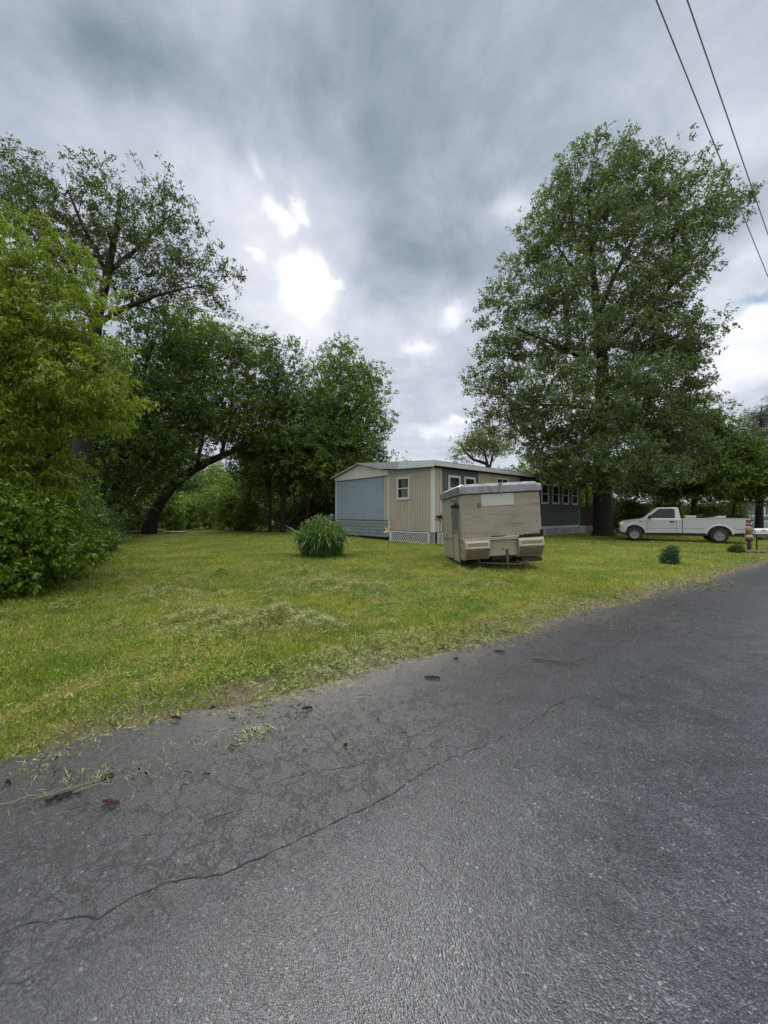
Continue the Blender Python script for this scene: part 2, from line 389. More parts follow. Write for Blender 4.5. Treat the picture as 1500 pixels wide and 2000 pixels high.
N.put(bn.inputs['Height'], hgt)
bn2 = N.new('ShaderNodeBump'); bn2.inputs['Strength'].default_value = .25; bn2.inputs['Distance'].default_value = .05
N.put(bn2.inputs['Height'], mid); N.put(bn2.inputs['Normal'], bn.outputs[0]); N.put(b.inputs['Normal'], bn2.outputs[0])
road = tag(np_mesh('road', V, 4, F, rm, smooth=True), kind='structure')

# long cracks: thin dark seams lying in the surface
crm = pm('crack_dark', (.018, .018, .018), .95, .3, 30)
def crack_line(pts, w=.006, seed=1, branch=True):
    r = random.Random(seed); P = [gnd(*p) for p in pts]; out = []
    for a, c in zip(P[:-1], P[1:]):
        L_ = (c - a).length; k = max(2, int(L_ / .035))
        for i in range(k): out.append(a.lerp(c, i / k))
    out.append(P[-1]); off = 0; Q = []; kink = 0
    for i, p in enumerate(out):
        off = off * .93 + r.uniform(-.009, .009); kink = r.uniform(-.02, .02) if r.random() < .3 else kink * .5; Q.append(p + RN * (off + kink) + RD * r.uniform(-.01, .01))
    vs = []; fs = []
    for i, p in enumerate(Q):
        t = min(1, i / 6, (len(Q) - 1 - i) / 6) * .9 + .1
        d = (Q[min(i + 1, len(Q) - 1)] - Q[max(i - 1, 0)]).normalized(); nn = Vector((-d.y, d.x, 0))
        ww = w * .42 * t * r.choice((.15, .5, .8, 1.0, 1.4))
        # follows the crown of the road
        dist = EDGE0 - p.dot(RN); zz = np.interp(dist, (0, .25, 1.2, 2.6, 4.2, 5.6, 6.9), (-.028, -.004, 0, .012, .012, 0, -.03)) + .002
        vs += [p + nn * ww + Vector((0, 0, zz)), p - nn * ww + Vector((0, 0, zz))]
        if i: fs.append((2 * i - 2, 2 * i - 1, 2 * i + 1, 2 * i))
    return vs, fs
mb = MB()
for i, (pts, w) in enumerate([
    ([(-80, 1850), (60, 1795), (190, 1785), (260, 1745), (330, 1725), (415, 1710), (480, 1685), (560, 1650), (660, 1605), (740, 1560), (800, 1520), (850, 1490), (920, 1465), (975, 1445), (1020, 1415), (1060, 1390), (1100, 1368), (1160, 1355)], .0075),
    ([(-40, 1925), (50, 1905), (110, 1870), (180, 1835)], .005), ([(0, 1720), (60, 1700), (130, 1665), (210, 1650), (280, 1625), (350, 1630), (400, 1610), (470, 1580), (520, 1590)], .0035),
    ([(790, 1650), (830, 1700), (870, 1740), (890, 1770)], .0035), ([(500, 1540), (600, 1500), (700, 1490), (760, 1450), (830, 1430), (880, 1400), (960, 1375), (1040, 1350)], .0035),
    ([(700, 1395), (800, 1370), (900, 1330), (1000, 1310), (1080, 1280)], .003), ([(1100, 1300), (1200, 1260), (1290, 1220), (1370, 1200)], .006),
    ([(130, 1770), (110, 1750), (95, 1745)], .006), ([(150, 1800), (170, 1815)], .004), ([(1160, 1355), (1260, 1320), (1330, 1290)], .004)]):
    v_, f_ = crack_line(pts, w, i + 3); mb.add(v_, f_)
mb.build('crack', crm, road)

# ------------------------------------------------------------------ grass
def blades(n, rmin, rmax, h0, h1, w0, dens=None, lie=0.0, az=58, seed=1, keep=None, grow=.055):
    r = np.random.default_rng(seed)
    rad = rmin * (rmax / rmin) ** r.random(n); th = R(az) * (r.random(n) * 2 - 1) - R(6)
    x = rad * np.sin(th); y = rad * np.cos(th)
    d = road_d(x, y)
    k = np.ones(n, bool)
    if keep is not None: k = keep(x, y, d, r)
    x, y, rad = x[k], y[k], rad[k]; n = len(x)
    h = (h0 + (h1 - h0) * r.random(n) ** 1.6) * (0.55 + .5 * fbm(x * 1.1, y * 1.1, 40, 2) + .5 * fbm(x * 6, y * 6, 41, 2)); w = w0 * (1 + rad * grow * 4) * (.7 + .6 * r.random(n))
    a = r.random(n) * 2 * np.pi; lean = (r.random(n) ** 1.3) * .9 + .1
    if lie: lean = lean * 0 + lie * (.8 + .4 * r.random(n))
    up = np.cos(lean * 1.3); si = np.sin(lean * 1.3)
    dx, dy = np.cos(a), np.sin(a); z = gh(x, y) - .004 + ((.008 + .035 * r.random(n) + .07 * mound(x, y) * r.random(n) ** 2) if lie else 0)
    b = r.random(n) * 2 * np.pi; wx, wy = np.cos(b) * w / 2, np.sin(b) * w / 2
    if lie: wx, wy = -dy * w / 2, dx * w / 2
    p0 = np.stack([x - wx, y - wy, z], 1); p1 = np.stack([x + wx, y + wy, z], 1)
    m = np.stack([x + dx * h * si * .35, y + dy * h * si * .35, z + h * up * .62 + h * .05], 1)
    p2 = m + np.stack([wx, wy, wx * 0], 1) * .8; p3 = m - np.stack([wx, wy, wx * 0], 1) * .8
    tip = np.stack([x + dx * h * si, y + dy * h * si, z + h * up + (.012 if lie else 0)], 1)
    V = np.stack([p0, p1, p2, tip, p3], 1).reshape(-1, 3)
    I = np.arange(n * 5).reshape(n, 5)
    return V, I
def grassmat(name, c, tr=.25, var=.35, patch=True, mult=1.0):
    m = bpy.data.materials.new(name); m.use_nodes = True; N = NT(m.node_tree); m.node_tree.nodes.remove(m.node_tree.nodes['Principled BSDF'])
    g = N.new('ShaderNodeNewGeometry'); rnd = g.outputs['Random Per Island']
    base = ground_col(N, g.outputs['Position']) if patch else N.mix(rnd, tuple(c[0]) + (1,), tuple(c[1]) + (1,))
    r2 = N.m('FRACT', N.m('MULTIPLY', rnd, 17.31)); base = N.v('SCALE', base, scale=N.m('MULTIPLY', N.mapr(r2, 0, 1, 1 - var, 1 + var), mult))
    if not patch:
        q, _ = N.noise(g.outputs['Position'], 7.0, 4, .6); base = N.mix(N.mapr(q, .52, .60, 0, .85), base, (.035, .045, .018, 1))
    if patch: base = N.mix(N.m('MULTIPLY', N.m('GREATER_THAN', N.m('FRACT', N.m('MULTIPLY', rnd, 91.7)), .90), .8), base, (.30, .26, .12, 1))
    pb = N.new('ShaderNodeBsdfPrincipled'); N.put(pb.inputs['Base Color'], base); pb.inputs['Roughness'].default_value = .5; pb.inputs['Specular IOR Level'].default_value = .3
    t = N.new('ShaderNodeBsdfTranslucent'); N.put(t.inputs[0], N.v('MULTIPLY', base, (1.2, 1.2, .6)))
    mx = N.new('ShaderNodeMixShader'); mx.inputs[0].default_value = tr; N.put(mx.inputs[1], pb.outputs[0]); N.put(mx.inputs[2], t.outputs[0])
    N.put(m.node_tree.nodes['Material Output'].inputs[0], mx.outputs[0]); return m
def lawn_keep(x, y, d, r):
    bare = np.clip((d + (fbm(x * 1.7, y * 1.7, 50, 4) - .5) * 1.1) / .55, .0, 1)
    dirt = np.where(fbm(x * .9, y * .9, 88, 3) < .33, .45, 1)
    return (d > -.02) & (r.random(len(x)) < np.maximum(bare, .05) * dirt) & (y < 33.5)
gmat = grassmat('grass_blades', None, mult=1.5)
V, I = blades(620000, 2.6, 36, .025, .075, .0035, keep=lawn_keep, seed=11)
tag(np_mesh('grass', V, 5, I, gmat), 'mown green and yellow lawn grass between road and trees', 'grass', kind='stuff')
def tall_keep(x, y, d, r):   # unmown edge at the hedge and the lush strip by the road
    hedge = -6.6 - (y - 6.4) * .62
    return (d > .05) & (y < 33) & (((x < hedge + 1.2 + fbm(x, y, 3, 3) * 1.2) & (x > hedge - 3)) | ((d < 1.2) & (fbm(x * 1.6, y * 1.6, 12, 3) > .50) & (r.random(len(x)) < .6)))
V, I = blades(150000, 2.8, 30, .035, .10, .0036, keep=tall_keep, seed=12)
lm = leafmat('tall_grass', (.12, .21, .02), (.20, .30, .04), var=.4)
tag(np_mesh('grass', V, 5, I, lm), 'longer lush green grass along the hedge and the verge', 'grass', kind='stuff')
# dried clippings lying over the lawn, in patches and thick on the mounds
def clip_keep(x, y, d, r):
    m = mound(x, y); f = fbm(x * .9, y * .9, 71, 4)
    p = np.clip(m * 1.8, 0, 1) * .95 + np.clip((f - .52) * 6, 0, 1) * .22 * np.clip((20 - y) / 6, 0, 1) + .05 + np.where((d > -.05) & (d < .75) & (x > -1.1), .34, 0) + np.where((d > -.5) & (d <= -.05) & (x > -1.1), .30 * np.clip((fbm(x * 3, y * 3, 44, 4) - .42) * 8, 0, 1), 0)
    p = p + np.where((d < -.02) & (d > -1.2), .10 * np.clip((fbm(x * 2.2, y * 2.2, 33, 4) - .55) * 12, 0, 1) + .0015, 0)
    return (r.random(len(x)) < p) & (d > -1.9) & (y < 24)
V, I = blades(560000, 2.5, 26, .03, .09, .0024, lie=1.12, keep=clip_keep, seed=13, grow=.03)
cm = grassmat('hay', [(.19, .22, .065), (.37, .36, .16)], patch=False, var=.5, tr=.1)
o = tag(np_mesh('grass_clippings', V, 5, I, cm), 'pale dried grass clippings strewn in patches over lawn and verge', 'grass clippings', kind='stuff')
# small broad-leaved weeds
def weeds(n, seed):
    r = np.random.default_rng(seed); rad = 2.9 * (20 / 2.9) ** r.random(n); th = R(55) * (r.random(n) * 2 - 1)
    x = rad * np.sin(th); y = rad * np.cos(th); d = road_d(x, y)
    k = (d > .05) & (fbm(x * 1.3, y * 1.3, 61, 4) > .53) & ((d < 2.2) | (r.random(n) < .2)); x, y, rad = x[k], y[k], rad[k]; Vs = []
    m = 6; n = len(x); x = np.repeat(x, m) + r.normal(0, .03, n * m); y = np.repeat(y, m) + r.normal(0, .03, n * m); n = len(x); rad = np.repeat(rad, m)
    a = r.random(n) * 6.28; L_ = (.012 + .018 * r.random(n)) * (1 + rad * .02); z = gh(x, y) + .02 + .045 * r.random(n); t = r.random(n) * .5
    dx, dy = np.cos(a), np.sin(a); c = np.stack([x, y, z], 1); f = np.stack([dx, dy, t], 1) * L_[:, None]; s = np.stack([-dy, dx, r.normal(0, .3, n)], 1) * (L_ * .42)[:, None]
    V = np.stack([c, c + f * .5 + s, c + f, c + f * .5 - s], 1).reshape(-1, 3); return V, np.arange(n * 4).reshape(n, 4)
V, I = weeds(12000, 5)
tag(np_mesh('lawn_weeds', V, 4, I, leafmat('weed_leaf', (.085, .155, .015), (.15, .24, .03), spec=.2)), 'small broad leaved clover and weeds in the lawn', 'weeds', kind='stuff')
# ------------------------------------------------------------------ trees
def nrm(a): return a / np.maximum(np.linalg.norm(a, axis=1, keepdims=True), 1e-9)
def grow(trunks, attr, rs, bf=.35, step=.55, arch=.10, tip=.010, expo=2.35):
    """trunks: list of polylines [(x,y,z,r)...] (later ones start near earlier ones); attr: (n,3) twig-end points.
    Every twig end is joined to the cheapest node (distance + share of path length): returns nodes, parents, radii"""
    pos = []; par = []; plen = []; rmin = []
    for ti, tl in enumerate(trunks):
        tl = np.array(tl, float)
        if ti == 0: prev = -1
        else:
            q = np.array(pos); prev = int(np.argmin(((q - tl[0, :3]) ** 2).sum(1)))
        for i in range(len(tl) - 1):
            seg = tl[i + 1, :3] - tl[i, :3]; k = max(1, int(np.linalg.norm(seg) / step))
            for j in range(k):
                t = j / k; p = tl[i] * (1 - t) + tl[i + 1] * t
                jit = rs.normal(0, .012, 3) * (1 + p[3] * 2) if (i or j) else 0
                pl = 0 if prev < 0 else plen[prev] + np.linalg.norm(p[:3] - pos[prev])
                pos.append(p[:3] + jit); par.append(prev); plen.append(pl); rmin.append(p[3]); prev = len(pos) - 1
        p = tl[-1]; pos.append(p[:3]); par.append(prev); plen.append(plen[prev] + step); rmin.append(p[3])
    nt = len(pos); cap = nt + len(attr) * 14 + 50
    PA = np.zeros((cap, 3)); PA[:nt] = pos; PL = np.zeros(cap); PL[:nt] = plen; PR = np.full(cap, -1); PR[:nt] = par; n = nt
    ok = np.array([r < .9 for r in rmin]) & (PA[:nt, 2] > PA[:nt, 2].min() + .12 * (PA[:nt, 2].max() - PA[:nt, 2].min()))
    d0 = np.array([((PA[:nt] - a) ** 2).sum(1).min() for a in attr]); order = np.argsort(d0)
    ends = []
    PEN = np.zeros(cap); PEN[:nt] = np.where(ok, 0, 1e6)
    for k in order:
        a = attr[k]; dv = PA[:n] - a; dist = np.sqrt((dv ** 2).sum(1)); cost = dist + bf * PL[:n] + PEN[:n] + .9 * np.maximum(dv[:, 2], 0)
        j = int(np.argmin(cost)); p0 = PA[j].copy(); L_ = dist[j]; m = max(1, int(L_ / step))
        mid = np.array([0, 0, arch * L_]) + rs.normal(0, .05, 3) * L_
        prev = j
        for i in range(1, m + 1):
            t = i / m; p = p0 * (1 - t) + a * t + mid * 4 * t * (1 - t) * .6
            if n >= cap - 1: break
            PA[n] = p; PR[n] = prev; PL[n] = PL[prev] + np.linalg.norm(p - PA[prev]); prev = n; n += 1
        ends.append(prev)
    PA = PA[:n]; PR = PR[:n]; rad = np.zeros(n); acc = np.zeros(n)
    for i in range(n - 1, -1, -1):
        r_ = max(acc[i] ** (1 / expo), tip); rad[i] = r_
        if i < nt: rad[i] = max(rmin[i], 0)  # drawn profile wins on trunk and limbs
        if PR[i] >= 0: acc[PR[i]] += r_ ** expo
    for i in range(nt, n):
        if PR[i] >= 0: rad[i] = min(rad[i], rad[PR[i]] * .85)
    return PA, PR, rad, np.array(ends), nt
def frusta(p0, p1, r0, r1, sides):
    d = nrm(p1 - p0); ref = np.where(np.abs(d[:, 2:3]) < .9, [[0, 0, 1.]], [[1., 0, 0]]); a = nrm(np.cross(d, ref)); b = np.cross(a, d)
    n = len(p0); t = np.arange(sides) * 2 * np.pi / sides; ca = np.cos(t)[None, :, None]; sa = np.sin(t)[None, :, None]
    ring = a[:, None, :] * ca + b[:, None, :] * sa
    V = np.concatenate([p0[:, None] - d[:, None] * r0[:, None, None] * .25 + ring * r0[:, None, None], p1[:, None] + d[:, None] * r1[:, None, None] * .25 + ring * r1[:, None, None]], 1).reshape(-1, 3)
    k = np.arange(sides); k2 = (k + 1) % sides; q = np.stack([k, k2, k2 + sides, k + sides], 1)
    F = (np.arange(n) * 2 * sides)[:, None, None] + q[None]; return V, F.reshape(-1, 4)
def leaves(P, out, rs, K, spread, llen, lw, droop=.3, sub=5, flat=.65, upn=.6):
    n = len(P) * sub; C = np.repeat(P, sub, 0); O = np.repeat(out, sub, 0)
    C = C + rs.normal(0, 1, (n, 3)) * spread * np.array([1, 1, flat]) + O * spread * .5
    k = max(1, int(K / sub)); m = n * k
    tw = nrm(O * .7 + rs.normal(0, .7, (n, 3)) * np.array([1, 1, .5]))          # each sprig has its own direction
    C2 = np.repeat(C, k, 0); T2 = np.repeat(tw, k, 0); s = rs.random((m, 1))
    base = C2 + T2 * (s - .3) * spread * 1.1 + rs.normal(0, .3, (m, 3)) * llen
    d = nrm(T2 * .7 + rs.normal(0, .75, (m, 3)) + np.array([0, 0, -droop])); nn = nrm(rs.normal(0, .6, (m, 3)) + np.array([0, 0, upn]))
    w = nrm(np.cross(d, nn)); nn = np.cross(w, d)
    L_ = (llen * (.65 + .6 * rs.random((m, 1)))); Wd = L_ * lw
    v0 = base; v2 = base + d * L_ - nn * L_ * .12; mid = base + d * L_ * .45 + nn * L_ * .05; v1 = mid + w * Wd * .5; v3 = mid - w * Wd * .5
    V = np.stack([v0, v1, v2, v3], 1).reshape(-1, 3); return V, np.arange(m * 4).reshape(m, 4)
def sample_lobes(lobes, n, rs, shell=.5, minz=.3, warp=.40):
    L_ = np.array(lobes, float); vol = L_[:, 3] * L_[:, 4] * L_[:, 5]; pr = vol ** .8 / (vol ** .8).sum()
    i = rs.choice(len(L_), n, p=pr); u = nrm(rs.normal(0, 1, (n, 3))); r = rs.random(n) ** shell * (1 + (rs.random(n) - .45) * warp)
    P = L_[i, :3] + u * r[:, None] * L_[i, 3:6]; P = P[P[:, 2] > minz]; return P
def make_tree(name, label, cat, base, trunks, lobes, leaf, bark, n=700, K=60, spread=.35, llen=.12, lw=.45, droop=.3, seed=1, group=None,
              shell=.5, bf=.35, arch=.08, sub=5, minz=.3, tip=.008, step=.55, upn=.6, parts=('trunk', 'crown'), thin=1.0, expo=2.35, flat=.65):
    rs = np.random.default_rng(seed); base = Vector(base); b = np.array(base)
    root = empty(name, base, 0, label, cat, group)
    A = sample_lobes(lobes, n, rs, shell, minz)
    # keep twig ends apart a little
    PA, PR, rad, ends, nt = grow(trunks, A, rs, bf, step, arch, tip, expo)
    e = np.arange(len(PA)); e = e[PR >= 0]; p0 = PA[PR[e]]; p1 = PA[e]; r1 = rad[e]; r0 = np.minimum(rad[PR[e]], r1 * 1.25)
    r0 = np.where(e < nt, rad[PR[e]], r0)
    big = r1 > .05; V1, F1 = frusta(p0[big] - b, p1[big] - b, r0[big], r1[big], 9)
    V2, F2 = frusta(p0[~big] - b, p1[~big] - b, r0[~big], r1[~big], 4)
    V = np.concatenate([V1, V2]); F = np.concatenate([F1, F2 + len(V1)])
    # root flare
    np_mesh(parts[0], V, 4, F, bark, root, smooth=True)
    # sprays at twig ends and along the thin wood
    thinw = np.arange(len(PA))[(rad < max(tip * 2.6, .02)) & (np.arange(len(PA)) >= nt)]
    E = np.concatenate([ends, rs.choice(thinw, int(len(thinw) * .35), replace=False)]) if len(thinw) else ends
    if thin < 1: E = E[rs.random(len(E)) < thin]
    O = nrm(PA[E] - PA[PR[E]] + 1e-6)
    V, F = leaves(PA[E] - b, O, rs, K, spread, llen, lw, droop, sub, upn=upn, flat=flat)
    np_mesh(parts[1], V, 4, F, leaf, root)
    return root
def lb(px, py, rx, ry, D, dr=1.5, dy=0.0):
    s = D / 750; c = at(px, py, D + dy); return (c.x, c.y, c.z, rx * s, rx * s * dr, ry * s)
def tr(D, pts):
    """trunk polyline from photo positions at distance D: (px, py, radius[, depth shift])"""
    out = []
    for q in pts:
        dd = D + (q[3] if len(q) > 3 else 0); c = at(q[0], q[1], dd); out.append((c.x, c.y, max(c.z, -.15), q[2]))
    return out
bark = pm('bark_grey_brown', (.055, .048, .038), .95, .45, 3.0, bump=.6, bscale=14, stretch=(1, 1, .25), stain=(.05, .06, .03), stain_amt=.5)
bark_dark = pm('bark_dark', (.019, .017, .014), .95, .4, 3.0, bump=.6, bscale=14, stretch=(1, 1, .25))
M_oak = leafmat('oak_leaf', (.060, .104, .038), (.118, .172, .066), trans=.38, rough=.38, spec=.45)
M_ash = leafmat('ash_leaf', (.044, .078, .026), (.080, .120, .040), trans=.32)
M_elder = leafmat('box_elder_leaf', (.098, .165, .018), (.225, .31, .034), trans=.36, var=.5, pscale=.9)
M_vine = leafmat('vine_leaf', (.070, .145, .014), (.155, .245, .026), trans=.30, var=.4)
M_dark = leafmat('dark_leaf', (.047, .092, .020), (.085, .145, .030), trans=.34)
M_mid = leafmat('mid_leaf', (.068, .122, .024), (.115, .185, .038), trans=.38)
M_light = leafmat('light_leaf', (.10, .17, .025), (.16, .25, .04), trans=.4)
M_pale = leafmat('pale_leaf', (.10, .135, .055), (.16, .20, .08), trans=.35)
M_con = leafmat('needle', (.018, .034, .018), (.035, .06, .028), trans=.12)

# big oak between home and pickup
D = 27
make_tree('oak_tree', 'tall broad oak with dark green crown beside the pickup, reaching toward the wires', 'tree', gnd(1178, 1047),
    [tr(D, [(1177, 1052, .95), (1177, 1040, .68), (1177, 1000, .60), (1175, 900, .52), (1176, 800, .44), (1176, 700, .36), (1168, 620, .28), (1160, 540, .20), (1155, 460, .14), (1150, 380, .08), (1160, 320, .04)]),
     tr(D, [(1168, 620, .2), (1200, 540, .15, 1), (1240, 460, .10, 2), (1280, 400, .06, 2)]), tr(D, [(1176, 690, .16), (1250, 620, .12, -1), (1330, 540, .09, -1), (1400, 450, .05, -1)]),
     tr(D, [(1176, 720, .13), (1100, 680, .10, -1), (1010, 640, .06, -2)]), tr(D, [(1160, 560, .12), (1110, 510, .08, 1), (1070, 450, .04, 2)]),
     tr(D, [(1176, 800, .12), (1090, 790, .09, 1), (980, 790, .05, 1)]), tr(D, [(1176, 800, .12), (1250, 790, .08), (1330, 770, .04)])],
    [lb(1160, 300, 36, 32, D, 1), lb(1200, 330, 46, 40, D, 1.2), lb(1110, 355, 46, 38, D, 1.2), lb(1180, 400, 85, 50, D, 1.2), lb(1085, 430, 55, 50, D, 1.2), lb(1275, 375, 70, 45, D, 1.2), lb(1345, 350, 42, 30, D, 1), lb(1400, 360, 28, 30, D, 1),
     lb(1395, 415, 55, 38, D, 1), lb(1445, 405, 22, 26, D, 1), lb(1320, 455, 85, 50, D, 1.2), lb(1050, 500, 60, 45, D, 1.2), lb(1160, 490, 90, 55, D, 1.4), lb(1280, 540, 80, 45, D, 1.2), lb(1350, 520, 45, 40, D, 1), lb(985, 585, 50, 38, D, 1.1),
     lb(1080, 590, 90, 45, D, 1.4), lb(1220, 600, 90, 40, D, 1.3), lb(980, 660, 55, 40, D, 1.2), lb(1100, 680, 100, 45, D, 1.5), lb(1260, 670, 95, 42, D, 1.3), lb(1350, 660, 34, 34, D, 1), lb(965, 745, 52, 45, D, 1.2), lb(1060, 770, 90, 48, D, 1.5),
     lb(1260, 760, 90, 45, D, 1.3), lb(1345, 715, 28, 28, D, 1), lb(985, 815, 55, 35, D, 1.2), lb(1090, 850, 90, 42, D, 1.3), lb(1190, 850, 80, 50, D, 1.4), lb(1290, 850, 65, 50, D, 1.2), lb(1220, 920, 80, 36, D, 1.2), lb(1170, 890, 80, 40, D, .8, -4), lb(1270, 920, 70, 32, D, .8, -3), lb(1120, 900, 50, 28, D, 1, -3), lb(1250, 815, 85, 38, D, 1.2), lb(1150, 800, 60, 36, D, 1, -4), lb(1340, 800, 45, 38, D, 1), lb(1365, 865, 40, 38, D, 1), lb(1320, 905, 50, 30, D, 1), lb(1345, 750, 38, 38, D, 1.1), lb(1300, 700, 70, 30, D, 1.1), lb(1320, 600, 50, 34, D, 1.1), lb(1180, 938, 70, 22, D, 1, -3), lb(1220, 740, 70, 30, D, 1, -4), lb(1060, 830, 70, 35, D, 1.2), lb(1130, 930, 45, 20, D, 1, -3), lb(1080, 905, 60, 24, D, 1, -1)],
    M_oak, bark_dark, n=3200, K=50, spread=.27, llen=.205, lw=.42, seed=5, shell=.45, bf=.3, arch=.03, sub=6, minz=2.6, tip=.009, step=.6)

# tall ash at the left
D = 19
make_tree('ash_tree', 'tall loose ash with open branches above the bright green tree at left', 'tree', gnd(150, 1066),
    [tr(D, [(150, 1066, .5), (152, 1000, .42), (160, 880, .38), (172, 760, .33), (182, 660, .29), (195, 590, .23), (212, 510, .17), (228, 440, .12), (232, 370, .06)]),
     tr(D, [(186, 635, .14), (240, 602, .11, -.5), (300, 576, .08, -1), (340, 566, .05, -1), (390, 556, .025, -1)]),
     tr(D, [(186, 640, .15), (150, 560, .12, 1), (100, 460, .09, 1.5), (50, 370, .05, 2), (20, 310, .02, 2)]),
     tr(D, [(205, 535, .12), (270, 480, .09, 1), (330, 420, .05, 1)]), tr(D, [(205, 530, .1), (160, 440, .08, -1), (130, 370, .04, -1)])],
    [lb(25, 325, 40, 24, D), lb(75, 360, 55, 40, D), lb(20, 400, 60, 50, D), lb(190, 355, 42, 30, D), lb(130, 420, 75, 45, D, 1.3), lb(240, 400, 80, 50, D, 1.3), lb(320, 390, 50, 38, D), lb(345, 440, 38, 30, D),
     lb(270, 480, 90, 50, D, 1.2), lb(370, 510, 80, 28, D, 1.2), lb(440, 530, 34, 30, D), lb(430, 590, 28, 22, D), lb(330, 550, 70, 30, D), lb(110, 490, 90, 60, D), lb(240, 560, 60, 40, D), lb(60, 440, 60, 50, D), lb(170, 480, 60, 50, D), lb(310, 610, 60, 20, D), lb(390, 570, 60, 20, D), lb(0, 350, 40, 40, D)],
    M_ash, bark_dark, n=900, K=30, spread=.20, llen=.155, lw=.36, seed=8, shell=.6, bf=.3, arch=.05, sub=3, tip=.010)

# bright green box elder, near left
D = 8.2
make_tree('box_elder', 'bright yellow green box elder with drooping leaves at the left edge', 'tree', (-9.6, 9.4, 0),
    [[(-9.6, 9.4, 0, .24), (-9.5, 9.3, 1.5, .2), (-9.2, 9.1, 3.2, .15), (-8.7, 8.8, 5.2, .09), (-8.3, 8.7, 7.0, .04)], [(-9.3, 9.2, 2.6, .1), (-8.0, 8.7, 4.0, .07), (-6.9, 8.5, 5.0, .03)],
     [(-9.5, 9.3, 1.5, .1), (-8.5, 8.8, 2.4, .07), (-7.0, 8.3, 3.0, .03)], [(-9.3, 9.2, 3.0, .1), (-10, 9.4, 5, .06), (-10.4, 9.5, 7, .03)]],
    [lb(30, 520, 85, 40, D), lb(125, 545, 38, 40, D, dy=1), lb(-40, 560, 90, 70, D), lb(60, 620, 110, 55, D), lb(150, 670, 65, 45, D), lb(40, 700, 120, 60, D), lb(178, 760, 62, 42, D), lb(90, 790, 110, 50, D),
     lb(-40, 680, 100, 150, D, dy=1.5), lb(20, 880, 85, 55, D), lb(-30, 960, 90, 70, D), lb(-90, 800, 90, 200, D, dy=2), lb(40, 950, 70, 60, D, 1, -.2), lb(70, 1010, 50, 45, D, 1, .4), lb(75, 890, 45, 36, D, 1, .6), lb(232, 775, 28, 18, D, 1, -.2), lb(200, 820, 40, 18, D, 1, .2), lb(150, 500, 26, 30, D, 1, .4), lb(85, 455, 30, 26, D), lb(15, 440, 30, 28, D), lb(170, 600, 34, 26, D), lb(120, 835, 36, 20, D)],
    M_elder, bark_dark, n=1050, K=84, spread=.18, llen=.115, lw=.26, droop=.9, seed=13, shell=.5, flat=.32, bf=.25, arch=.02, sub=4, minz=.5, tip=.005, step=.35, upn=.9)

# shrubs and vines under it, down to the lawn
def shrub(name, label, cat, px, py, D, w, h, leaf, seed, n=220, K=60, spread=.16, llen=.09, lw=.6, group=None, top=1.0, dr=1.0, droop=.3, upn=.9):
    g = at(px, py, D); s = D / 750; hh = h * s; ww = w * s
    x, y = g.x, g.y; z = gz(x, y) if abs(x) < 60 else 0
    tr_ = []; rr = random.Random(seed); nst = 4
    tr_.append([(x, y, z - .05, .03), (x + .02, y, z + hh * .3, .022), (x, y, z + hh * .6, .01)])
    for i in range(nst): a = i * 6.28 / nst + rr.random(); tr_.append([(x, y, z, .02), (x + math.cos(a) * ww * .35, y + math.sin(a) * ww * .35, z + hh * .4, .012), (x + math.cos(a) * ww * .6, y + math.sin(a) * ww * .6, z + hh * .7, .006)])
    lobes = [(x, y, z + hh * .42, ww * .85, ww * .85 * dr, hh * .45), (x + ww * .3, y - ww * .1, z + hh * .6, ww * .5, ww * .5, hh * .38), (x - ww * .35, y, z + hh * .55, ww * .5, ww * .5, hh * .36), (x, y + .1, z + hh * .25, ww, ww * dr, hh * .27)]
    return make_tree(name, label, cat, (x, y, z), tr_, lobes, leaf, bark, n=n, K=K, spread=spread, llen=llen, lw=lw, droop=droop, seed=seed, group=group, shell=.4, step=.3, minz=.04, tip=.004, sub=4, upn=upn, parts=('stem', 'foliage'))
GH = 'overgrown shrubs along the left edge of the lawn'
shrub('shrub', 'leafy climber covered shrub at the left edge, nearest the road', 'shrub', -20, 1003, 7.4, 120, 250, M_vine, 21, n=480, K=60, spread=.18, llen=.10, lw=.42, droop=.6, group=GH)
shrub('shrub', 'broad leafy shrub below the drooping bright tree, second from the road', 'shrub', 58, 1003, 8.9, 92, 235, M_vine, 22, n=440, K=60, spread=.18, llen=.10, lw=.42, droop=.6, group=GH)
shrub('shrub', 'tangled green bush where the left hedge turns darker, third from the road', 'shrub', 90, 1003, 11.5, 85, 200, M_mid, 23, n=420, K=60, spread=.2, llen=.10, lw=.55, group=GH)
shrub('shrub', 'bluish green nettle clump at the far end of the left hedge', 'shrub', 155, 1003, 15.5, 55, 120, leafmat('nettle', (.050, .105, .035), (.075, .145, .05)), 24, n=260, K=60, spread=.2, llen=.13, lw=.3, group=GH)
shrub('shrub', 'dark bush behind the nettle clump by the tree shade', 'shrub', 120, 1003, 19, 75, 150, M_dark, 25, n=260, K=60, spread=.28, llen=.14, lw=.5, group=GH)
shrub('shrub', 'low green weeds and bush at the shaded back corner of the lawn', 'shrub', 190, 1003, 21, 32, 62, M_mid, 26, n=180, K=50, spread=.25, llen=.14, lw=.4, group=GH)

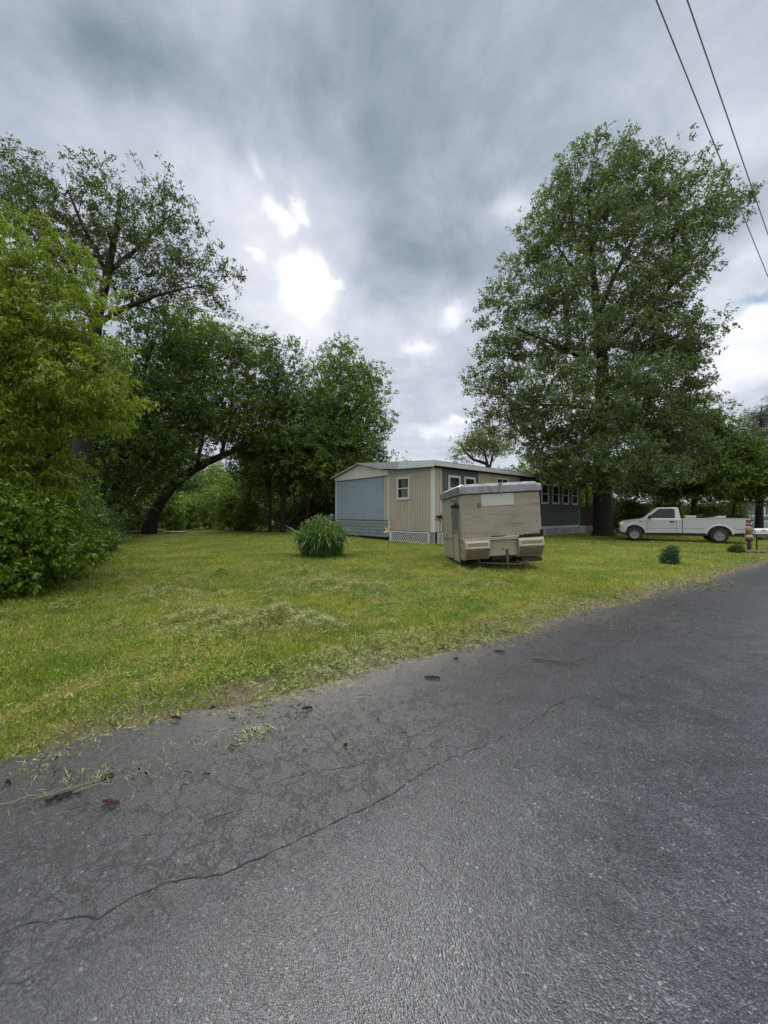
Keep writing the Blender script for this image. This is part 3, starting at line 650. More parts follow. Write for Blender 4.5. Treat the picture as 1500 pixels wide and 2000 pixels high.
# dark trees of the left wood
GW = 'trees of the wood behind the lawn'
D = 25
make_tree('maple_tree', 'dense dark maple behind the ash, crown over the left wood', 'tree', gnd(225, 1051),
    [tr(D, [(225, 1051, .4), (228, 960, .32), (240, 850, .26), (270, 750, .18), (300, 670, .08)]), tr(D, [(228, 930, .2), (190, 850, .12), (170, 760, .06)])],
    [lb(330, 665, 80, 52, D), lb(275, 740, 85, 60, D), lb(220, 800, 80, 70, D), lb(330, 790, 80, 60, D), lb(190, 880, 90, 60, D), lb(290, 880, 85, 60, D), lb(150, 950, 70, 55, D), lb(240, 960, 60, 50, D), lb(120, 850, 80, 70, D, dy=2)],
    M_dark, bark_dark, n=1100, K=60, spread=.40, llen=.17, lw=.55, seed=31, group=GW, minz=.8)
D = 30
make_tree('leaning_tree', 'old tree with thick trunk leaning over the lawn to the right', 'tree', gnd(292, 1043),
    [tr(D, [(290, 1044, .62), (298, 1010, .48), (312, 980, .42), (340, 945, .38), (380, 915, .33), (430, 892, .26), (470, 872, .16), (500, 830, .08)]),
     tr(D, [(345, 940, .16), (350, 880, .13), (348, 800, .10), (352, 700, .05)]), tr(D, [(385, 912, .15), (398, 840, .11), (395, 760, .08), (410, 680, .04)]), tr(D, [(430, 892, .14), (450, 820, .10), (455, 740, .06)])],
    [lb(390, 650, 60, 45, D), lb(440, 690, 50, 50, D), lb(370, 730, 70, 60, D), lb(440, 770, 60, 55, D), lb(370, 820, 70, 50, D), lb(480, 820, 45, 55, D), lb(430, 845, 60, 28, D), lb(330, 880, 50, 35, D), lb(485, 700, 40, 50, D)],
    M_mid, bark_dark, n=800, K=52, spread=.42, llen=.19, lw=.5, seed=32, group=GW, shell=.5)
D = 33
make_tree('wild_cherry', 'slender dark tree with spiky top left of the round tree', 'tree', gnd(524, 1039),
    [tr(D, [(527, 1040, .16), (526, 950, .13), (530, 860, .11), (540, 760, .07), (545, 690, .03)]), tr(D, [(527, 980, .1), (519, 940, .1), (512, 880, .07), (510, 800, .04)])],
    [lb(530, 695, 30, 35, D), lb(572, 685, 14, 22, D), lb(545, 740, 45, 45, D), lb(520, 800, 50, 50, D), lb(560, 800, 45, 50, D), lb(500, 870, 45, 50, D), lb(550, 870, 50, 50, D)],
    M_dark, bark_dark, n=480, K=50, spread=.40, llen=.19, lw=.5, seed=33, group=GW, shell=.6)
D = 32
make_tree('round_maple', 'round topped multi stemmed tree just left of the mobile home', 'tree', gnd(553, 1040.5),
    [tr(D, [(553, 1041, .26), (553, 980, .2), (565, 900, .16), (600, 820, .10), (630, 760, .05)]), tr(D, [(556, 1030, .15), (590, 990, .12), (620, 930, .11), (650, 850, .08), (668, 740, .04)]),
     tr(D, [(556, 1030, .12), (610, 1000, .10, 2), (650, 950, .10, 2), (690, 880, .07, 2), (710, 800, .03)])],
    [lb(668, 708, 42, 38, D + 2), lb(640, 750, 65, 40, D + 2), lb(712, 762, 42, 45, D + 2), lb(600, 800, 60, 45, D + 2), lb(680, 810, 75, 50, D + 2), lb(735, 830, 28, 40, D + 2), lb(610, 870, 85, 50, D + 2), lb(700, 875, 62, 40, D + 2), lb(560, 910, 70, 42, D + 2), lb(640, 930, 85, 40, D + 2), lb(510, 920, 50, 40, D + 2)],
    M_mid, bark_dark, n=1150, K=56, spread=.42, llen=.21, lw=.5, seed=34, group=GW, shell=.42, minz=2.2)
# slim stems inside the wood
def pole_tree(px, D, h, lean, seed, label, leaf=None, w=30):
    g = gnd(px, 1003 + 1200 / D); top = at(px + lean, 1003 - h, D)
    return make_tree('sapling', label, 'tree', g, [[(g.x, g.y, -.1, .10), ((g.x * .6 + top.x * .4), g.y, top.z * .45, .08), (top.x, g.y, top.z, .03)]],
        [lb(px + lean, 1003 - h, w, w * .8, D), lb(px + lean * .8, 1003 - h * .8, w * 1.2, w * .8, D), lb(px + lean, 1003 - h * .6, w, w * .6, D)], leaf or M_dark, bark_dark, n=130, K=50, spread=.4, llen=.19, lw=.5, seed=seed, group=GW, parts=('trunk', 'crown'))
pole_tree(596, 31, 150, 24, 41, 'slim dark sapling leaning right between the round tree and the home')
pole_tree(578, 33, 130, -8, 42, 'thin upright sapling right of the thickest stem of the round tree')
pole_tree(628, 36, 140, 16, 43, 'thin sapling close to the left wall of the home')
pole_tree(645, 38, 150, -10, 44, 'thin sapling in deep shade directly behind the left wall of the home')
pole_tree(486, 36, 150, 6, 45, 'sapling at the right side of the bright gap in the wood', M_mid)
# masses further back: two tree models, copied
def copy_thing(src, loc, rz, sc, label):
    r = src.copy(); col.objects.link(r); r.location = loc; r.rotation_euler = (0, 0, rz); r.scale = sc; r['label'] = label
    for ch in list(src.children):
        c = ch.copy(); col.objects.link(c); c.parent = r
    return r
GB = 'background trees beyond the wood and homes'
def bg_tree(px, D, h, w, leaf, seed, label, **kw):
    g = gnd(px, 1003 + 1200 / D); s = D / 750; H = h * s; Wd = w * s
    a = dict(n=420, K=46, spread=.55, llen=.26, lw=.55, shell=.45); a.update(kw)
    return make_tree('background_tree', label, 'tree', g, [[(g.x, g.y, -.2, .35), (g.x + .2, g.y, H * .35, .25), (g.x - .2, g.y, H * .65, .14), (g.x, g.y, H * .88, .04)]],
        [(g.x, g.y, H * .8, Wd * .55, Wd * .6, H * .2), (g.x - Wd * .4, g.y, H * .6, Wd * .55, Wd * .7, H * .2), (g.x + Wd * .4, g.y, H * .62, Wd * .5, Wd * .7, H * .2), (g.x, g.y, H * .4, Wd * .95, Wd, H * .2), (g.x + Wd * .1, g.y, H * .17, Wd * .8, Wd * .8, H * .14)],
        leaf, bark_dark, seed=seed, group=GB, minz=.3, **a)
bgA = bg_tree(130, 38, 330, 95, M_dark, 51, 'dark background tree behind the ash trunk')
bgB = bg_tree(560, 44, 200, 80, M_dark, 52, 'dark background tree behind the round tree and saplings')
bgL = bg_tree(415, 60, 120, 60, M_light, 53, "sunlit light green tree seen through the gap under the leaning trunk")
def P3(px, D): g = gnd(px, 1003 + 1200 / D); return (g.x, g.y, 0)
for (src, px, D, rz, s, lab) in [
    (bgA, 20, 30, 1.2, .75, 'dark background tree behind the left shrubs'), (bgA, 240, 42, 2.2, .9, 'dark background tree behind the left maple'), (bgA, -80, 26, 3.1, .8, 'dark background tree beyond the left frame edge'),
    (bgB, 330, 48, 1.0, .95, 'dark background tree left of the bright gap in the wood'), (bgB, 640, 46, 2.0, .95, 'dark background tree hidden behind the left wall of the home'), (bgB, 700, 52, 3.0, .9, 'dark background tree behind the gable of the home'),
    (bgB, 520, 52, 4.0, .9, 'dark background tree right of the bright gap in the wood'), (bgL, 455, 56, 1.5, .8, 'smaller light green tree at the right of the gap under the leaning trunk'), (bgL, 370, 66, 2.5, 1.0, 'light green tree furthest back in the gap'),
    (bgB, 60, 44, 5.0, 1.1, 'dark background tree deepest behind the left shrubs')]:
    copy_thing(src, P3(px, D), rz, (s, s, s), lab)
# behind the home
g = bg_tree(1030, 40, 128, 66, M_light, 61, 'bright yellow green tree above the roof of the home, below the oak', n=380, K=40, spread=.45, llen=.22)
copy_thing(g, P3(1105, 43), 2.0, (1.05, 1.05, 1.1), 'bright yellow green tree behind the far end of the home')
copy_thing(g, P3(1155, 50), 4.0, (.9, .9, .7), 'bright green tree seen through the porch opening')
bg_tree(790, 58, 132, 32, M_pale, 62, 'pale thin leaved tree above the flat roof, left of the others', n=170, K=30, spread=.5, llen=.26, sub=3)
bg_tree(845, 62, 108, 60, M_pale, 63, 'low pale treetops just above the home roof', n=300, K=36, spread=.5, llen=.26, sub=3)
D = 45
make_tree('crooked_tree', 'pale crooked branched tree over the roof left of the oak', 'tree', P3(960, D),
    [tr(D, [(962, 1030, .3), (960, 930, .25), (950, 905, .2), (925, 898, .15), (908, 882, .10), (900, 868, .05)]), tr(D, [(955, 915, .16), (945, 880, .12), (920, 860, .06)]), tr(D, [(955, 920, .14), (965, 880, .1), (950, 850, .05)])],
    [lb(915, 872, 26, 20, D), lb(935, 852, 30, 18, D), lb(960, 870, 40, 25, D), lb(905, 890, 16, 12, D)], M_pale, bark, n=300, K=26, spread=.42, llen=.23, lw=.4, sub=3, seed=64, group=GB, shell=.6)
# right side
D = 30
make_tree('young_maple', 'young green tree behind the pickup, under the right side of the oak', 'tree', gnd(1352, 1043),
    [tr(D, [(1355, 1044, .18), (1355, 980, .14), (1350, 900, .1), (1345, 840, .04)])],
    [lb(1345, 820, 45, 40, D), lb(1385, 850, 38, 42, D), lb(1320, 880, 60, 40, D), lb(1385, 900, 50, 40, D), lb(1350, 935, 70, 32, D), lb(1420, 920, 38, 38, D), lb(1390, 950, 50, 22, D), lb(1310, 955, 45, 20, D)], M_mid, bark_dark, n=680, K=54, spread=.38, llen=.2, lw=.5, seed=71, minz=2.2)
make_tree('young_maple', 'low leafy tree to the right of the oak trunk, behind the pickup cab', 'tree', P3(1290, 31),
    [tr(31, [(1290, 1042, .14), (1288, 980, .1), (1290, 920, .04)])], [lb(1290, 930, 60, 35, 31), lb(1250, 945, 50, 28, 31), lb(1320, 950, 40, 25, 31)], M_dark, bark_dark, n=300, K=50, spread=.38, llen=.17, lw=.5, seed=72, minz=2.6)
D = 30
conif = make_tree('pine_tree', 'dark scraggy pine with thick trunk at the right edge by the cars', 'tree', gnd(1483, 1043),
    [tr(D, [(1483, 1045, .27), (1483, 980, .24), (1484, 900, .19), (1486, 830, .10), (1488, 795, .05)])],
    [lb(1488, 815, 22, 20, D), lb(1480, 850, 42, 18, D, 1), lb(1500, 880, 55, 18, D, 1), lb(1465, 900, 50, 18, D, 1), lb(1490, 930, 60, 20, D, 1), lb(1450, 945, 40, 18, D, 1), lb(1520, 820, 40, 40, D)], M_con, bark_dark, n=620, K=70, spread=.30, llen=.16, lw=.16, seed=73, arch=-.05, sub=4, minz=2.2)
make_tree('young_maple', 'leafy tree between the pickup tailgate and the pine', 'tree', P3(1432, 29),
    [tr(29, [(1432, 1042, .14), (1434, 980, .1), (1436, 900, .04)])], [lb(1430, 880, 36, 36, 29), lb(1455, 925, 45, 32, 29), lb(1410, 940, 42, 26, 29), lb(1470, 960, 40, 18, 29)], M_mid, bark_dark, n=380, K=50, spread=.36, llen=.2, lw=.5, seed=75, minz=2.3)
bgR = bg_tree(1430, 48, 150, 62, M_dark, 74, 'dark background tree behind the blue house', n=420)
copy_thing(bgR, P3(1345, 54), 1.0, (1.1, 1.1, 1.0), 'dark background tree behind the bright metal roof')
copy_thing(bgR, P3(1250, 56), 2.4, (1.1, 1.1, .9), 'dark background tree right of the oak trunk in the distance')
copy_thing(bgR, P3(1540, 46), 3.3, (1.1, 1.1, 1.1), 'dark background tree beyond the right frame edge')
# undergrowth at the back of the lawn and behind the pickup
GU = 'undergrowth bushes at the back of the lawn and behind the pickup'
for i, (px, D, w, h, lf, lab) in enumerate([
    (325, 34, 30, 50, M_vine, 'yellow green bush right of the leaning trunk foot'), (365, 38, 34, 40, M_light, 'pale bush behind the white board'), (410, 40, 36, 55, M_light, 'tall light green bush in the gap of the wood'),
    (450, 37, 32, 48, M_vine, 'green bush at the right side of the gap'), (480, 35, 22, 40, M_mid, 'small bush left of the twin slim trunks'), (250, 31, 30, 40, M_dark, 'dark bush left of the leaning trunk foot'),
    (215, 27, 26, 50, M_dark, 'dark bush at the left back corner of the lawn'), (600, 38, 34, 40, M_dark, 'dark bush in the shade behind the flowering clump'), (640, 37, 30, 38, M_dark, 'dark bush beside the left wall of the home'), (560, 40, 30, 36, M_mid, 'bush behind the thickest stem of the round tree'), (1225, 33, 34, 44, M_dark, 'dark bush between the oak trunk and the bonnet of the pickup'), (1300, 34, 30, 40, M_mid, 'bush behind the cab of the pickup'), (1372, 34, 34, 42, M_dark, 'dark bush behind the bed of the pickup'), (1425, 34, 24, 36, M_dark, 'dark bush behind the tailgate of the pickup')]):
    shrub('bush', lab, 'bush', px, 1003, D, w, h + 1200 / D, lf, 80 + i, n=150, K=46, spread=.3, llen=.22, lw=.35, group=GU)
# ------------------------------------------------------------------ mobile home
wt_ = pm('trim_white', (.50, .52, .53), .55, .10, 3, stain=(.35, .34, .30), stain_amt=.5, stain_scale=3)
tan = pm('siding_tan', (.37, .34, .285), .75, .10, 2.5, stain=(.27, .24, .18), stain_amt=.45, stain_scale=1.4, stretch=(1, 1, .5))
grv = pm('siding_groove', (.10, .085, .06), .9, .2, 5)
blu = pm('siding_blue', (.215, .270, .325), .7, .07, 2.0, stain=(.17, .22, .26), stain_amt=.5, stain_scale=1.1, stretch=(1, 1, .5))
blud = pm('siding_slate', (.075, .093, .103), .75, .10, 2.0, stain=(.09, .11, .12), stain_amt=.5, stain_scale=1.2)
blug = pm('slate_groove', (.05, .065, .075), .9, .2, 5)
skb = pm('skirt_blue', (.20, .25, .29), .7, .25, 2.5, stain=(.36, .38, .38), stain_amt=.7, stain_scale=2.2, stretch=(1, 1, 3))
gab = pm('gable_white', (.52, .53, .52), .7, .12, 2.5, stain=(.33, .33, .30), stain_amt=.6, stain_scale=1.6)
fas = pm('fascia_weathered', (.34, .35, .35), .7, .25, 3, stain=(.16, .16, .15), stain_amt=.6, stain_scale=3)
rfm = pm('roof_metal', (.22, .23, .23), .5, .2, 2, metal=.3)
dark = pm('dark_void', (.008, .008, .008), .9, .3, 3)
blk = pm('block_grey', (.22, .21, .19), .95, .25, 5, bump=.5, bscale=40)
wgl = glassmat('window_glass', (.02, .023, .026)); cur = pm('curtain', (.20, .185, .19), .9, .3, 6, stretch=(6, 6, .6))
H = empty('mobile_home', (2.58, 20.3, 0), R(40.5), 'long mobile home with tan and blue grey siding, white trim and low metal roof', 'mobile home')
# shell inside everything, so no light leaks
MB().box(.05, 17.95, .05, 9.1, .45, 3.98).build('core', dark, H)
def boards(mb, axis, a0, a1, fixed, proud, z0, z1, w=.2, gap=.028):
    """vertical boards along local axis x (0) or y (1)"""
    n = max(1, round((a1 - a0) / w)); w = (a1 - a0) / n
    for i in range(n):
        p, q = a0 + i * w + gap / 2, a0 + (i + 1) * w - gap / 2
        if axis == 1: mb.box(fixed - proud, fixed, p, q, z0, z1)
        else: mb.box(p, q, fixed - proud, fixed, z0, z1)
# end wall (local x=0 plane, facing -x), y to the left in the photo
MB().box(-.004, .05, .0, 9.2, .6, 3.98).build('backing', grv, H)
m = MB(); boards(m, 1, .12, 3.46, -.004, .014, .62, 3.88); m.build('siding_boards', tan, H, bevel=.003, seg=1); m = MB(); boards(m, 1, 3.56, 4.0, -.004, .014, 1.2, 3.87); m.build('siding_boards', tan, H, bevel=.003, seg=1)
MB().box(-.03, -.004, .12, 3.5, 3.885, 4.3).build('frieze_board', blu, H)
m = MB(); m.box(-.034, -.004, 4.0, 6.6, 1.2, 3.87).box(-.034, -.004, 6.606, 9.15, 1.2, 3.87); m.build('blue_panel', blu, H, bevel=.004, seg=1)['label'] = 'plain blue grey panel sheet'
MB().box(-.05, -.0, 3.46, 3.56, .55, 3.95).build('trim_board', wt_, H, bevel=.006)
MB().box(-.05, .0, 9.12, 9.24, 1.15, 3.9).build('trim_board', wt_, H, bevel=.006)
m = MB(); m.box(-.05, .0, -.05, .11, .60, 4.05).box(.0, .09, -.05, .0, .60, 4.05); m.build('corner_trim', wt_, H, bevel=.006)
# gable of the older part: four white panels with open seams
gp = lambda y: 4.15 + (4.80 - 4.15) * (1 - abs(y - 6.35) / 2.9)
m = MB(); ys = [3.5, 4.9, 6.3, 7.7, 9.3]
for a, b in zip(ys[:-1], ys[1:]):
    a += .012; b -= .012; pts = [(a, 3.885), (b, 3.885), (b, gp(b))]
    if a < 6.35 < b: pts.append((6.35, gp(6.35)))
    pts.append((a, gp(a))); m.prism(pts, 0, -.085, -.03)
m.build('gable_panel', gab, H)
MB().prism([(3.45, 3.9), (9.3, 3.9), (9.3, 4.12), (6.35, 4.78), (3.45, 4.12)], 0, -.03, 17.9).build('gable_core', dark, H)
MB().box(-.10, -.0, 3.45, 9.28, 3.865, 3.885).build('drip_edge', dark, H)
# blue lapped skirting, four courses with gaps and a few loose ends
m = MB(); rr = random.Random(4); z = .18
for k in range(5):
    y = 3.58
    while y < 9.1:
        L_ = rr.uniform(1.6, 3.2); e = min(y + L_, 9.15)
        rot = Matrix.Rotation(R(-6), 3, 'Y') @ Matrix.Rotation(R(rr.uniform(-.25, .25)), 3, 'X')
        m.box(-.035, -.015, y + .008, e - .008, z, z + .178, rot); y = e
    z += .2
m.build('skirting', skb, H)['label'] = 'weathered blue lapped skirting boards'
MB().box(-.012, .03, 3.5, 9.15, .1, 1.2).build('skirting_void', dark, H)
# white lattice skirting
def lattice(mb, axis, a0, a1, fixed, z0, z1, pitch=.2, w=.05, t=.008):
    import itertools
    for s in (1, -1):
        c = a0 - (z1 - z0) if s == 1 else a0
        k = a0 - (z1 - z0) - pitch
        while k < a1 + (z1 - z0) + pitch:
            # centre line: a = k + s*(z-z0) (+h for s=-1), clipped to the panel
            zs = []
            st = k if s == 1 else k + (z1 - z0)
            zA, zB = z0, z1; aA, aB = st + s * 0, st + s * (z1 - z0)
            lo, hi = min(aA, aB), max(aA, aB)
            if hi > a0 and lo < a1:
                ta = 0; tb = 1
                def cl(v): return (v - aA) / (aB - aA)
                t0, t1 = sorted((cl(a0), cl(a1))); ta, tb = max(0, t0), min(1, t1)
                if tb > ta + .02:
                    P = (aA + (aB - aA) * ta, zA + (zB - zA) * ta); Q = (aA + (aB - aA) * tb, zA + (zB - zA) * tb)
                    dx, dz = Q[0] - P[0], Q[1] - P[1]; l = math.hypot(dx, dz); nx, nz = -dz / l * w / 2, dx / l * w / 2
                    poly = [(P[0] + nx, P[1] + nz), (P[0] - nx, P[1] - nz), (Q[0] - nx, Q[1] - nz), (Q[0] + nx, Q[1] + nz)]
                    off = fixed - (t if s == 1 else 0)
                    if axis == 1: mb.prism(poly, 0, off - t * .96, off)
                    else: mb.prism([(p[0], p[1]) for p in poly], 1, off - t * .96, off)
            k += pitch
m = MB(); lattice(m, 1, .3, 3.25, -.02, .02, .53, pitch=.19, w=.038)
for b in ((-.045, -.012, .22, 3.44, .52, .59), (-.045, -.012, .22, 3.44, -.02, .03), (-.045, -.012, .2, .32, .03, .52), (-.045, -.012, 3.25, 3.44, .03, .52)): m.box(*b)
m.build('lattice_panel', wt_, H)
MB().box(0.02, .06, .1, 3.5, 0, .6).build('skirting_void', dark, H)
m = MB().box(.0, .22, .02, .24, -.05, .60); m.build('corner_block', blk, H, bevel=.01)
for a in np.arange(.35, 17.6, 2.35):
    m = MB(); lattice(m, 0, a + .06, a + 2.24, -.01, .03, .50, pitch=.19, w=.038)
    m.box(a, a + .06, -.035, -.006, .0, .56).box(a + 2.24, a + 2.30, -.035, -.006, .0, .56).box(a + .06, a + 2.24, -.035, -.006, .50, .56).box(a + .06, a + 2.24, -.035, -.006, -.02, .04)
    m.build('lattice_panel', wt_, H)
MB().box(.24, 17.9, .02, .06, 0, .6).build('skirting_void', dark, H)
# long wall (local y=0 plane, facing -y)
MB().box(.0, 18.0, -.004, .05, .58, 4.1).build('backing', blug, H)
m = MB(); boards(m, 0, .10, .74, -.004, .014, .6, 4.08, .2); m.build('siding_boards', tan, H, bevel=.003, seg=1); m = MB(); boards(m, 0, 4.0, 8.6, -.004, .014, .6, 4.08, .2); m.build('siding_boards', tan, H, bevel=.003, seg=1)
m = MB(); boards(m, 0, .74, 4.0, -.004, .014, .6, 4.08, .2); m.build('siding_boards', blud, H, bevel=.003, seg=1)['label'] = 'slate blue siding boards between tan ones'; m = MB(); boards(m, 0, 8.6, 17.95, -.004, .014, .6, 4.08, .2); m.build('siding_boards', blud, H, bevel=.003, seg=1)['label'] = 'slate blue vertical siding boards'
MB().box(17.88, 18.02, -.04, .1, .58, 4.08).build('trim_board', pm('trim_slate', (.2, .24, .26), .7), H)
MB().box(10.2, 17.88, -.035, -.018, .56, .66).build('trim_board', wt_, H)
# far end and back walls
MB().box(17.95, 18.0, .05, 9.2, .1, 3.98).build('far_wall', blud, H); MB().box(0, 18, 9.1, 9.2, .1, 3.95).build('back_wall', tan, H)
def window(axis, a0, a1, fixed, z0, z1, curtain=False, slider=False):
    f = MB(); fw = .12
    def bx(mb, p, q, r, s, o0, o1):
        if axis == 1: mb.box(fixed - o1, fixed - o0, p, q, r, s)
        else: mb.box(p, q, fixed - o1, fixed - o0, r, s)
    bx(f, a0, a1, z1 - fw, z1, .018, .06); bx(f, a0, a1, z0, z0 + fw * 1.1, .018, .065); bx(f, a0, a0 + fw, z0 + fw * 1.1, z1 - fw, .018, .058); bx(f, a1 - fw, a1, z0 + fw * 1.1, z1 - fw, .018, .058)
    zm = (z0 + z1) / 2
    if slider: bx(f, (a0 + a1) / 2 - .03, (a0 + a1) / 2 + .03, z0 + fw * 1.1, z1 - fw, .018, .05)
    else: bx(f, a0 + fw, a1 - fw, zm - .03, zm + .03, .018, .05)
    w = f.build('window', wt_, H, bevel=.006)
    g = MB(); bx(g, a0 + fw - .01, a1 - fw + .01, z0 + fw, z1 - fw + .01, .017, .024)
    g.build('pane', wgl, w)
    if curtain:
        c = MB(); n = 9; aa = a0 + fw + .28 * (a1 - a0); 
        for k in range(n):
            p = a0 + fw + .02 + (a1 - a0 - 2 * fw - .25) * k / n; bx(c, p, p + .03, z0 + fw * 1.2, zm - .04, .024, .028 + .004 * (k % 3)); 
            if k > 1: bx(c, p + .012, p + .035, zm + .04, z1 - fw - .02, .024, .028 + .004 * (k % 2))
        c.build('curtain', cur, w)
    return w
window(1, 1.72, 2.78, -.0, 2.39, 3.70, curtain=True)
window(0, 1.22, 2.27, -.0, 2.3, 3.72); window(0, 2.62, 3.66, -.0, 2.3, 3.72); window(0, 5.85, 7.2, -.0, 2.95, 3.88, slider=True)
for a in (11.55, 13.2, 14.85, 16.5): window(0, a, a + 1.12, -.0, 2.3, 3.78)
# shed roof over the addition, gable roof behind
m = MB(); x0, x1 = -.28, 21.2
top = lambda y: 4.34 + (4.87 - 4.34) * (y + .35) / 6.7
m.prism([(-.35, top(-.35)), (6.35, top(6.35)), (6.35, top(6.35) - .05), (-.35, top(-.35) - .05)], 0, x0, x1)
m.prism([(6.35, 4.87), (9.5, 4.16), (9.5, 4.11), (6.35, 4.82)], 0, x0, 18.2)
rf = m.build('roof', rfm, H)
m = MB()
for i, a in enumerate(np.arange(x0, x1, .23)): m.prism([(-.37, top(-.37) + .001), (6.35, top(6.35) + .001), (6.35, top(6.35) + .022), (-.37, top(-.37) + .024)], 0, a, a + .10)
m.build('rib', rfm, rf)
MB().prism([(-.30, 4.05), (3.5, 4.0), (3.5, top(3.5) - .06), (-.30, top(-.3) - .055)], 0, -.0, 18.0).build('roof_core', dark, H)
# fascia on the end: white piece and grey weathered piece
ft = lambda y: top(y) - .004
MB().prism([(-.37, 4.04), (-.37, ft(-.37)), (2.35, ft(2.35)), (2.35, 4.145)], 0, -.33, -.285).build('fascia', wt_, H)
MB().prism([(2.36, 4.15), (2.36, ft(2.36) - .01), (6.33, ft(6.33) - .01), (6.2, 4.80), (4.0, 4.29)], 0, -.325, -.285).build('fascia', fas, H)['label'] = 'grey weathered fascia board'
MB().box(-.285, 21.2, -.41, -.37, 4.09, 4.31).build('fascia', pm('fascia_grey', (.40, .42, .43), .6, .15, 3, stain=(.25, .26, .26), stain_amt=.5), H)['label'] = 'long white fascia along the eaves'
MB().box(-.285, 18.0, -.37, .0, 4.10, 4.12).build('soffit', blud, H)
MB().prism([(6.35, 4.83), (9.52, 4.12), (9.52, 4.06), (6.35, 4.77)], 0, -.31, -.285).build('fascia', fas, H)
MB().tube([(-.07, 3.5, 3.95), (-.07, 3.5, .6), (-.07, 3.51, .3)], .028, 8).build('downpipe', wt_, H)
MB().box(5.35, 5.47, -.46, -.41, 4.15, 4.3).build('eaves_bracket', wt_, H, bevel=.01)
# covered porch at the far end
brn = pm('stained_brown', (.045, .032, .024), .85, .3, 4)
m = MB(); m.box(18.02, 21.3, .0, 3.2, .55, .68); pd = m.build('porch_deck', brn, H)
for a in (18.1, 19.6, 21.1): MB().box(a, a + .11, .02, .13, .0, 4.08).build('porch_post', brn, H)
m = MB(); boards(m, 0, 18.22, 21.1, .06, .02, .68, 2.15, .14, .012); m.build('porch_screen', brn, H)['label'] = 'dark brown boarded porch screen'
m = MB(); m.box(18.05, 21.2, .0, .05, .05, .55); m.build('porch_skirting', blk, H)
MB().box(18.0, 21.3, -.06, .06, 3.95, 4.08).build('porch_beam', brn, H)
m = MB(); m.box(21.3, 22.7, .2, 1.3, .0, .2).box(21.3, 22.3, .2, 1.3, .2, .4).box(21.3, 21.9, .2, 1.3, .4, .6)
st = m.build('porch_steps', brn, H)
m = MB(); m.tube([(21.25, .15, 1.55), (23.0, .15, .85)], .035, 6).tube([(21.25, .15, 1.25), (23.0, .15, .55)], .025, 6).tube([(23.0, .15, 0), (23.0, .15, .95)], .04, 6).tube([(21.25, .15, .6), (21.25, .15, 1.6)], .04, 6); m.build('handrail', brn, H)

# green bin half hidden behind the left corner of the home
g = at(648, 1003, 28.2); m = MB(); m.lathe([(.30, 0), (.34, .95), (.36, .98), (.36, 1.02), (.30, 1.18), (.16, 1.30), (.0, 1.33)], axis=2, n=20)
b_ = m.build('water_barrel', pm('green_plastic', (.02, .06, .05), .5), None, smooth=True); b_.location = (g.x, g.y, 0)
b_.scale = (1, 1, 1.2)
tag(b_, 'dull green rounded barrel peeping out behind the left wall of the home', 'barrel')
# white board lying at the back of the lawn
wb = empty('white_board', (*gnd(342, 1041.5)[:2], 0.02), R(8), 'white board lying on the grass at the foot of the leaning tree', 'board')
MB().box(-.75, .75, -.35, .35, .10, .14).build('panel', wt_, wb, bevel=.01); [MB().box(q, q + .1, -.3, .3, 0, .10).build('batten', blk, wb) for q in (-.7, .6)]
lg = MB(); p = gnd(243, 1044); lg.tube([(-1.1, 0, .15), (0, .1, .2), (1.2, -.1, .17)], [.14, .16, .12], 10)
o = lg.build('fallen_log', bark, None, smooth=True); o.location = (p.x, p.y, 0); tag(o, 'fallen grey log at the back left corner of the lawn', 'log')

# ------------------------------------------------------------------ camper trailer
T = empty('camper_trailer', (3.33, 11.05, 0), R(2.4), 'small weathered tan box camper leaning on the lawn, white patch on its front', 'camper trailer')
T.rotation_euler = (R(-1.2), R(-3.0), R(2.4)); T.location = (3.46, 10.98, .05)
crm_ = pm('camper_cream', (.33, .31, .26), .55, .14, 2.5, stain=(.26, .21, .15), stain_amt=.55, stain_scale=1.8, stretch=(1, 1, .6))
ply = pm('camper_ply', (.24, .215, .18), .65, .2, 2.2, bump=.25, bscale=18, stain=(.11, .09, .07), stain_amt=.75, stain_scale=3.2, stretch=(.35, 1, 2.2), spec=.3)
alu = pm('camper_roof', (.20, .21, .225), .45, .4, 4.5, stain=(.09, .09, .095), stain_amt=.9, stain_scale=3.0, stretch=(1, 1, .5), metal=.15, bump=.3, bscale=9)
pat = pm('patch_pale', (.36, .38, .35), .6, .08, 3, stain=(.38, .37, .32), stain_amt=.4)
mld = pm('moulded_cream', (.30, .275, .215), .45, .10, 2.5, stain=(.27, .235, .17), stain_amt=.7, stain_scale=2.4)
rot_ = pm('dark_rot', (.010, .008, .007), .95, .4, 8, bump=.8, bscale=30); stl = pm('rusty_steel', (.026, .021, .019), .8, .4, 10, bump=.3, bscale=50)
blkp = pm('black_plastic', (.015, .015, .016), .4, .2, 5); rub = pm('tyre_rubber', (.02, .02, .02), .85, .3, 12)
W2 = 1.15; LB = 2.9; ZB, ZBelt, ZT = .26, .86, 2.15
m = MB(); m.box(-W2, W2, .03, LB, ZBelt - .02, ZT); m.build('body_shell', crm_, T, bevel=.035, seg=3)
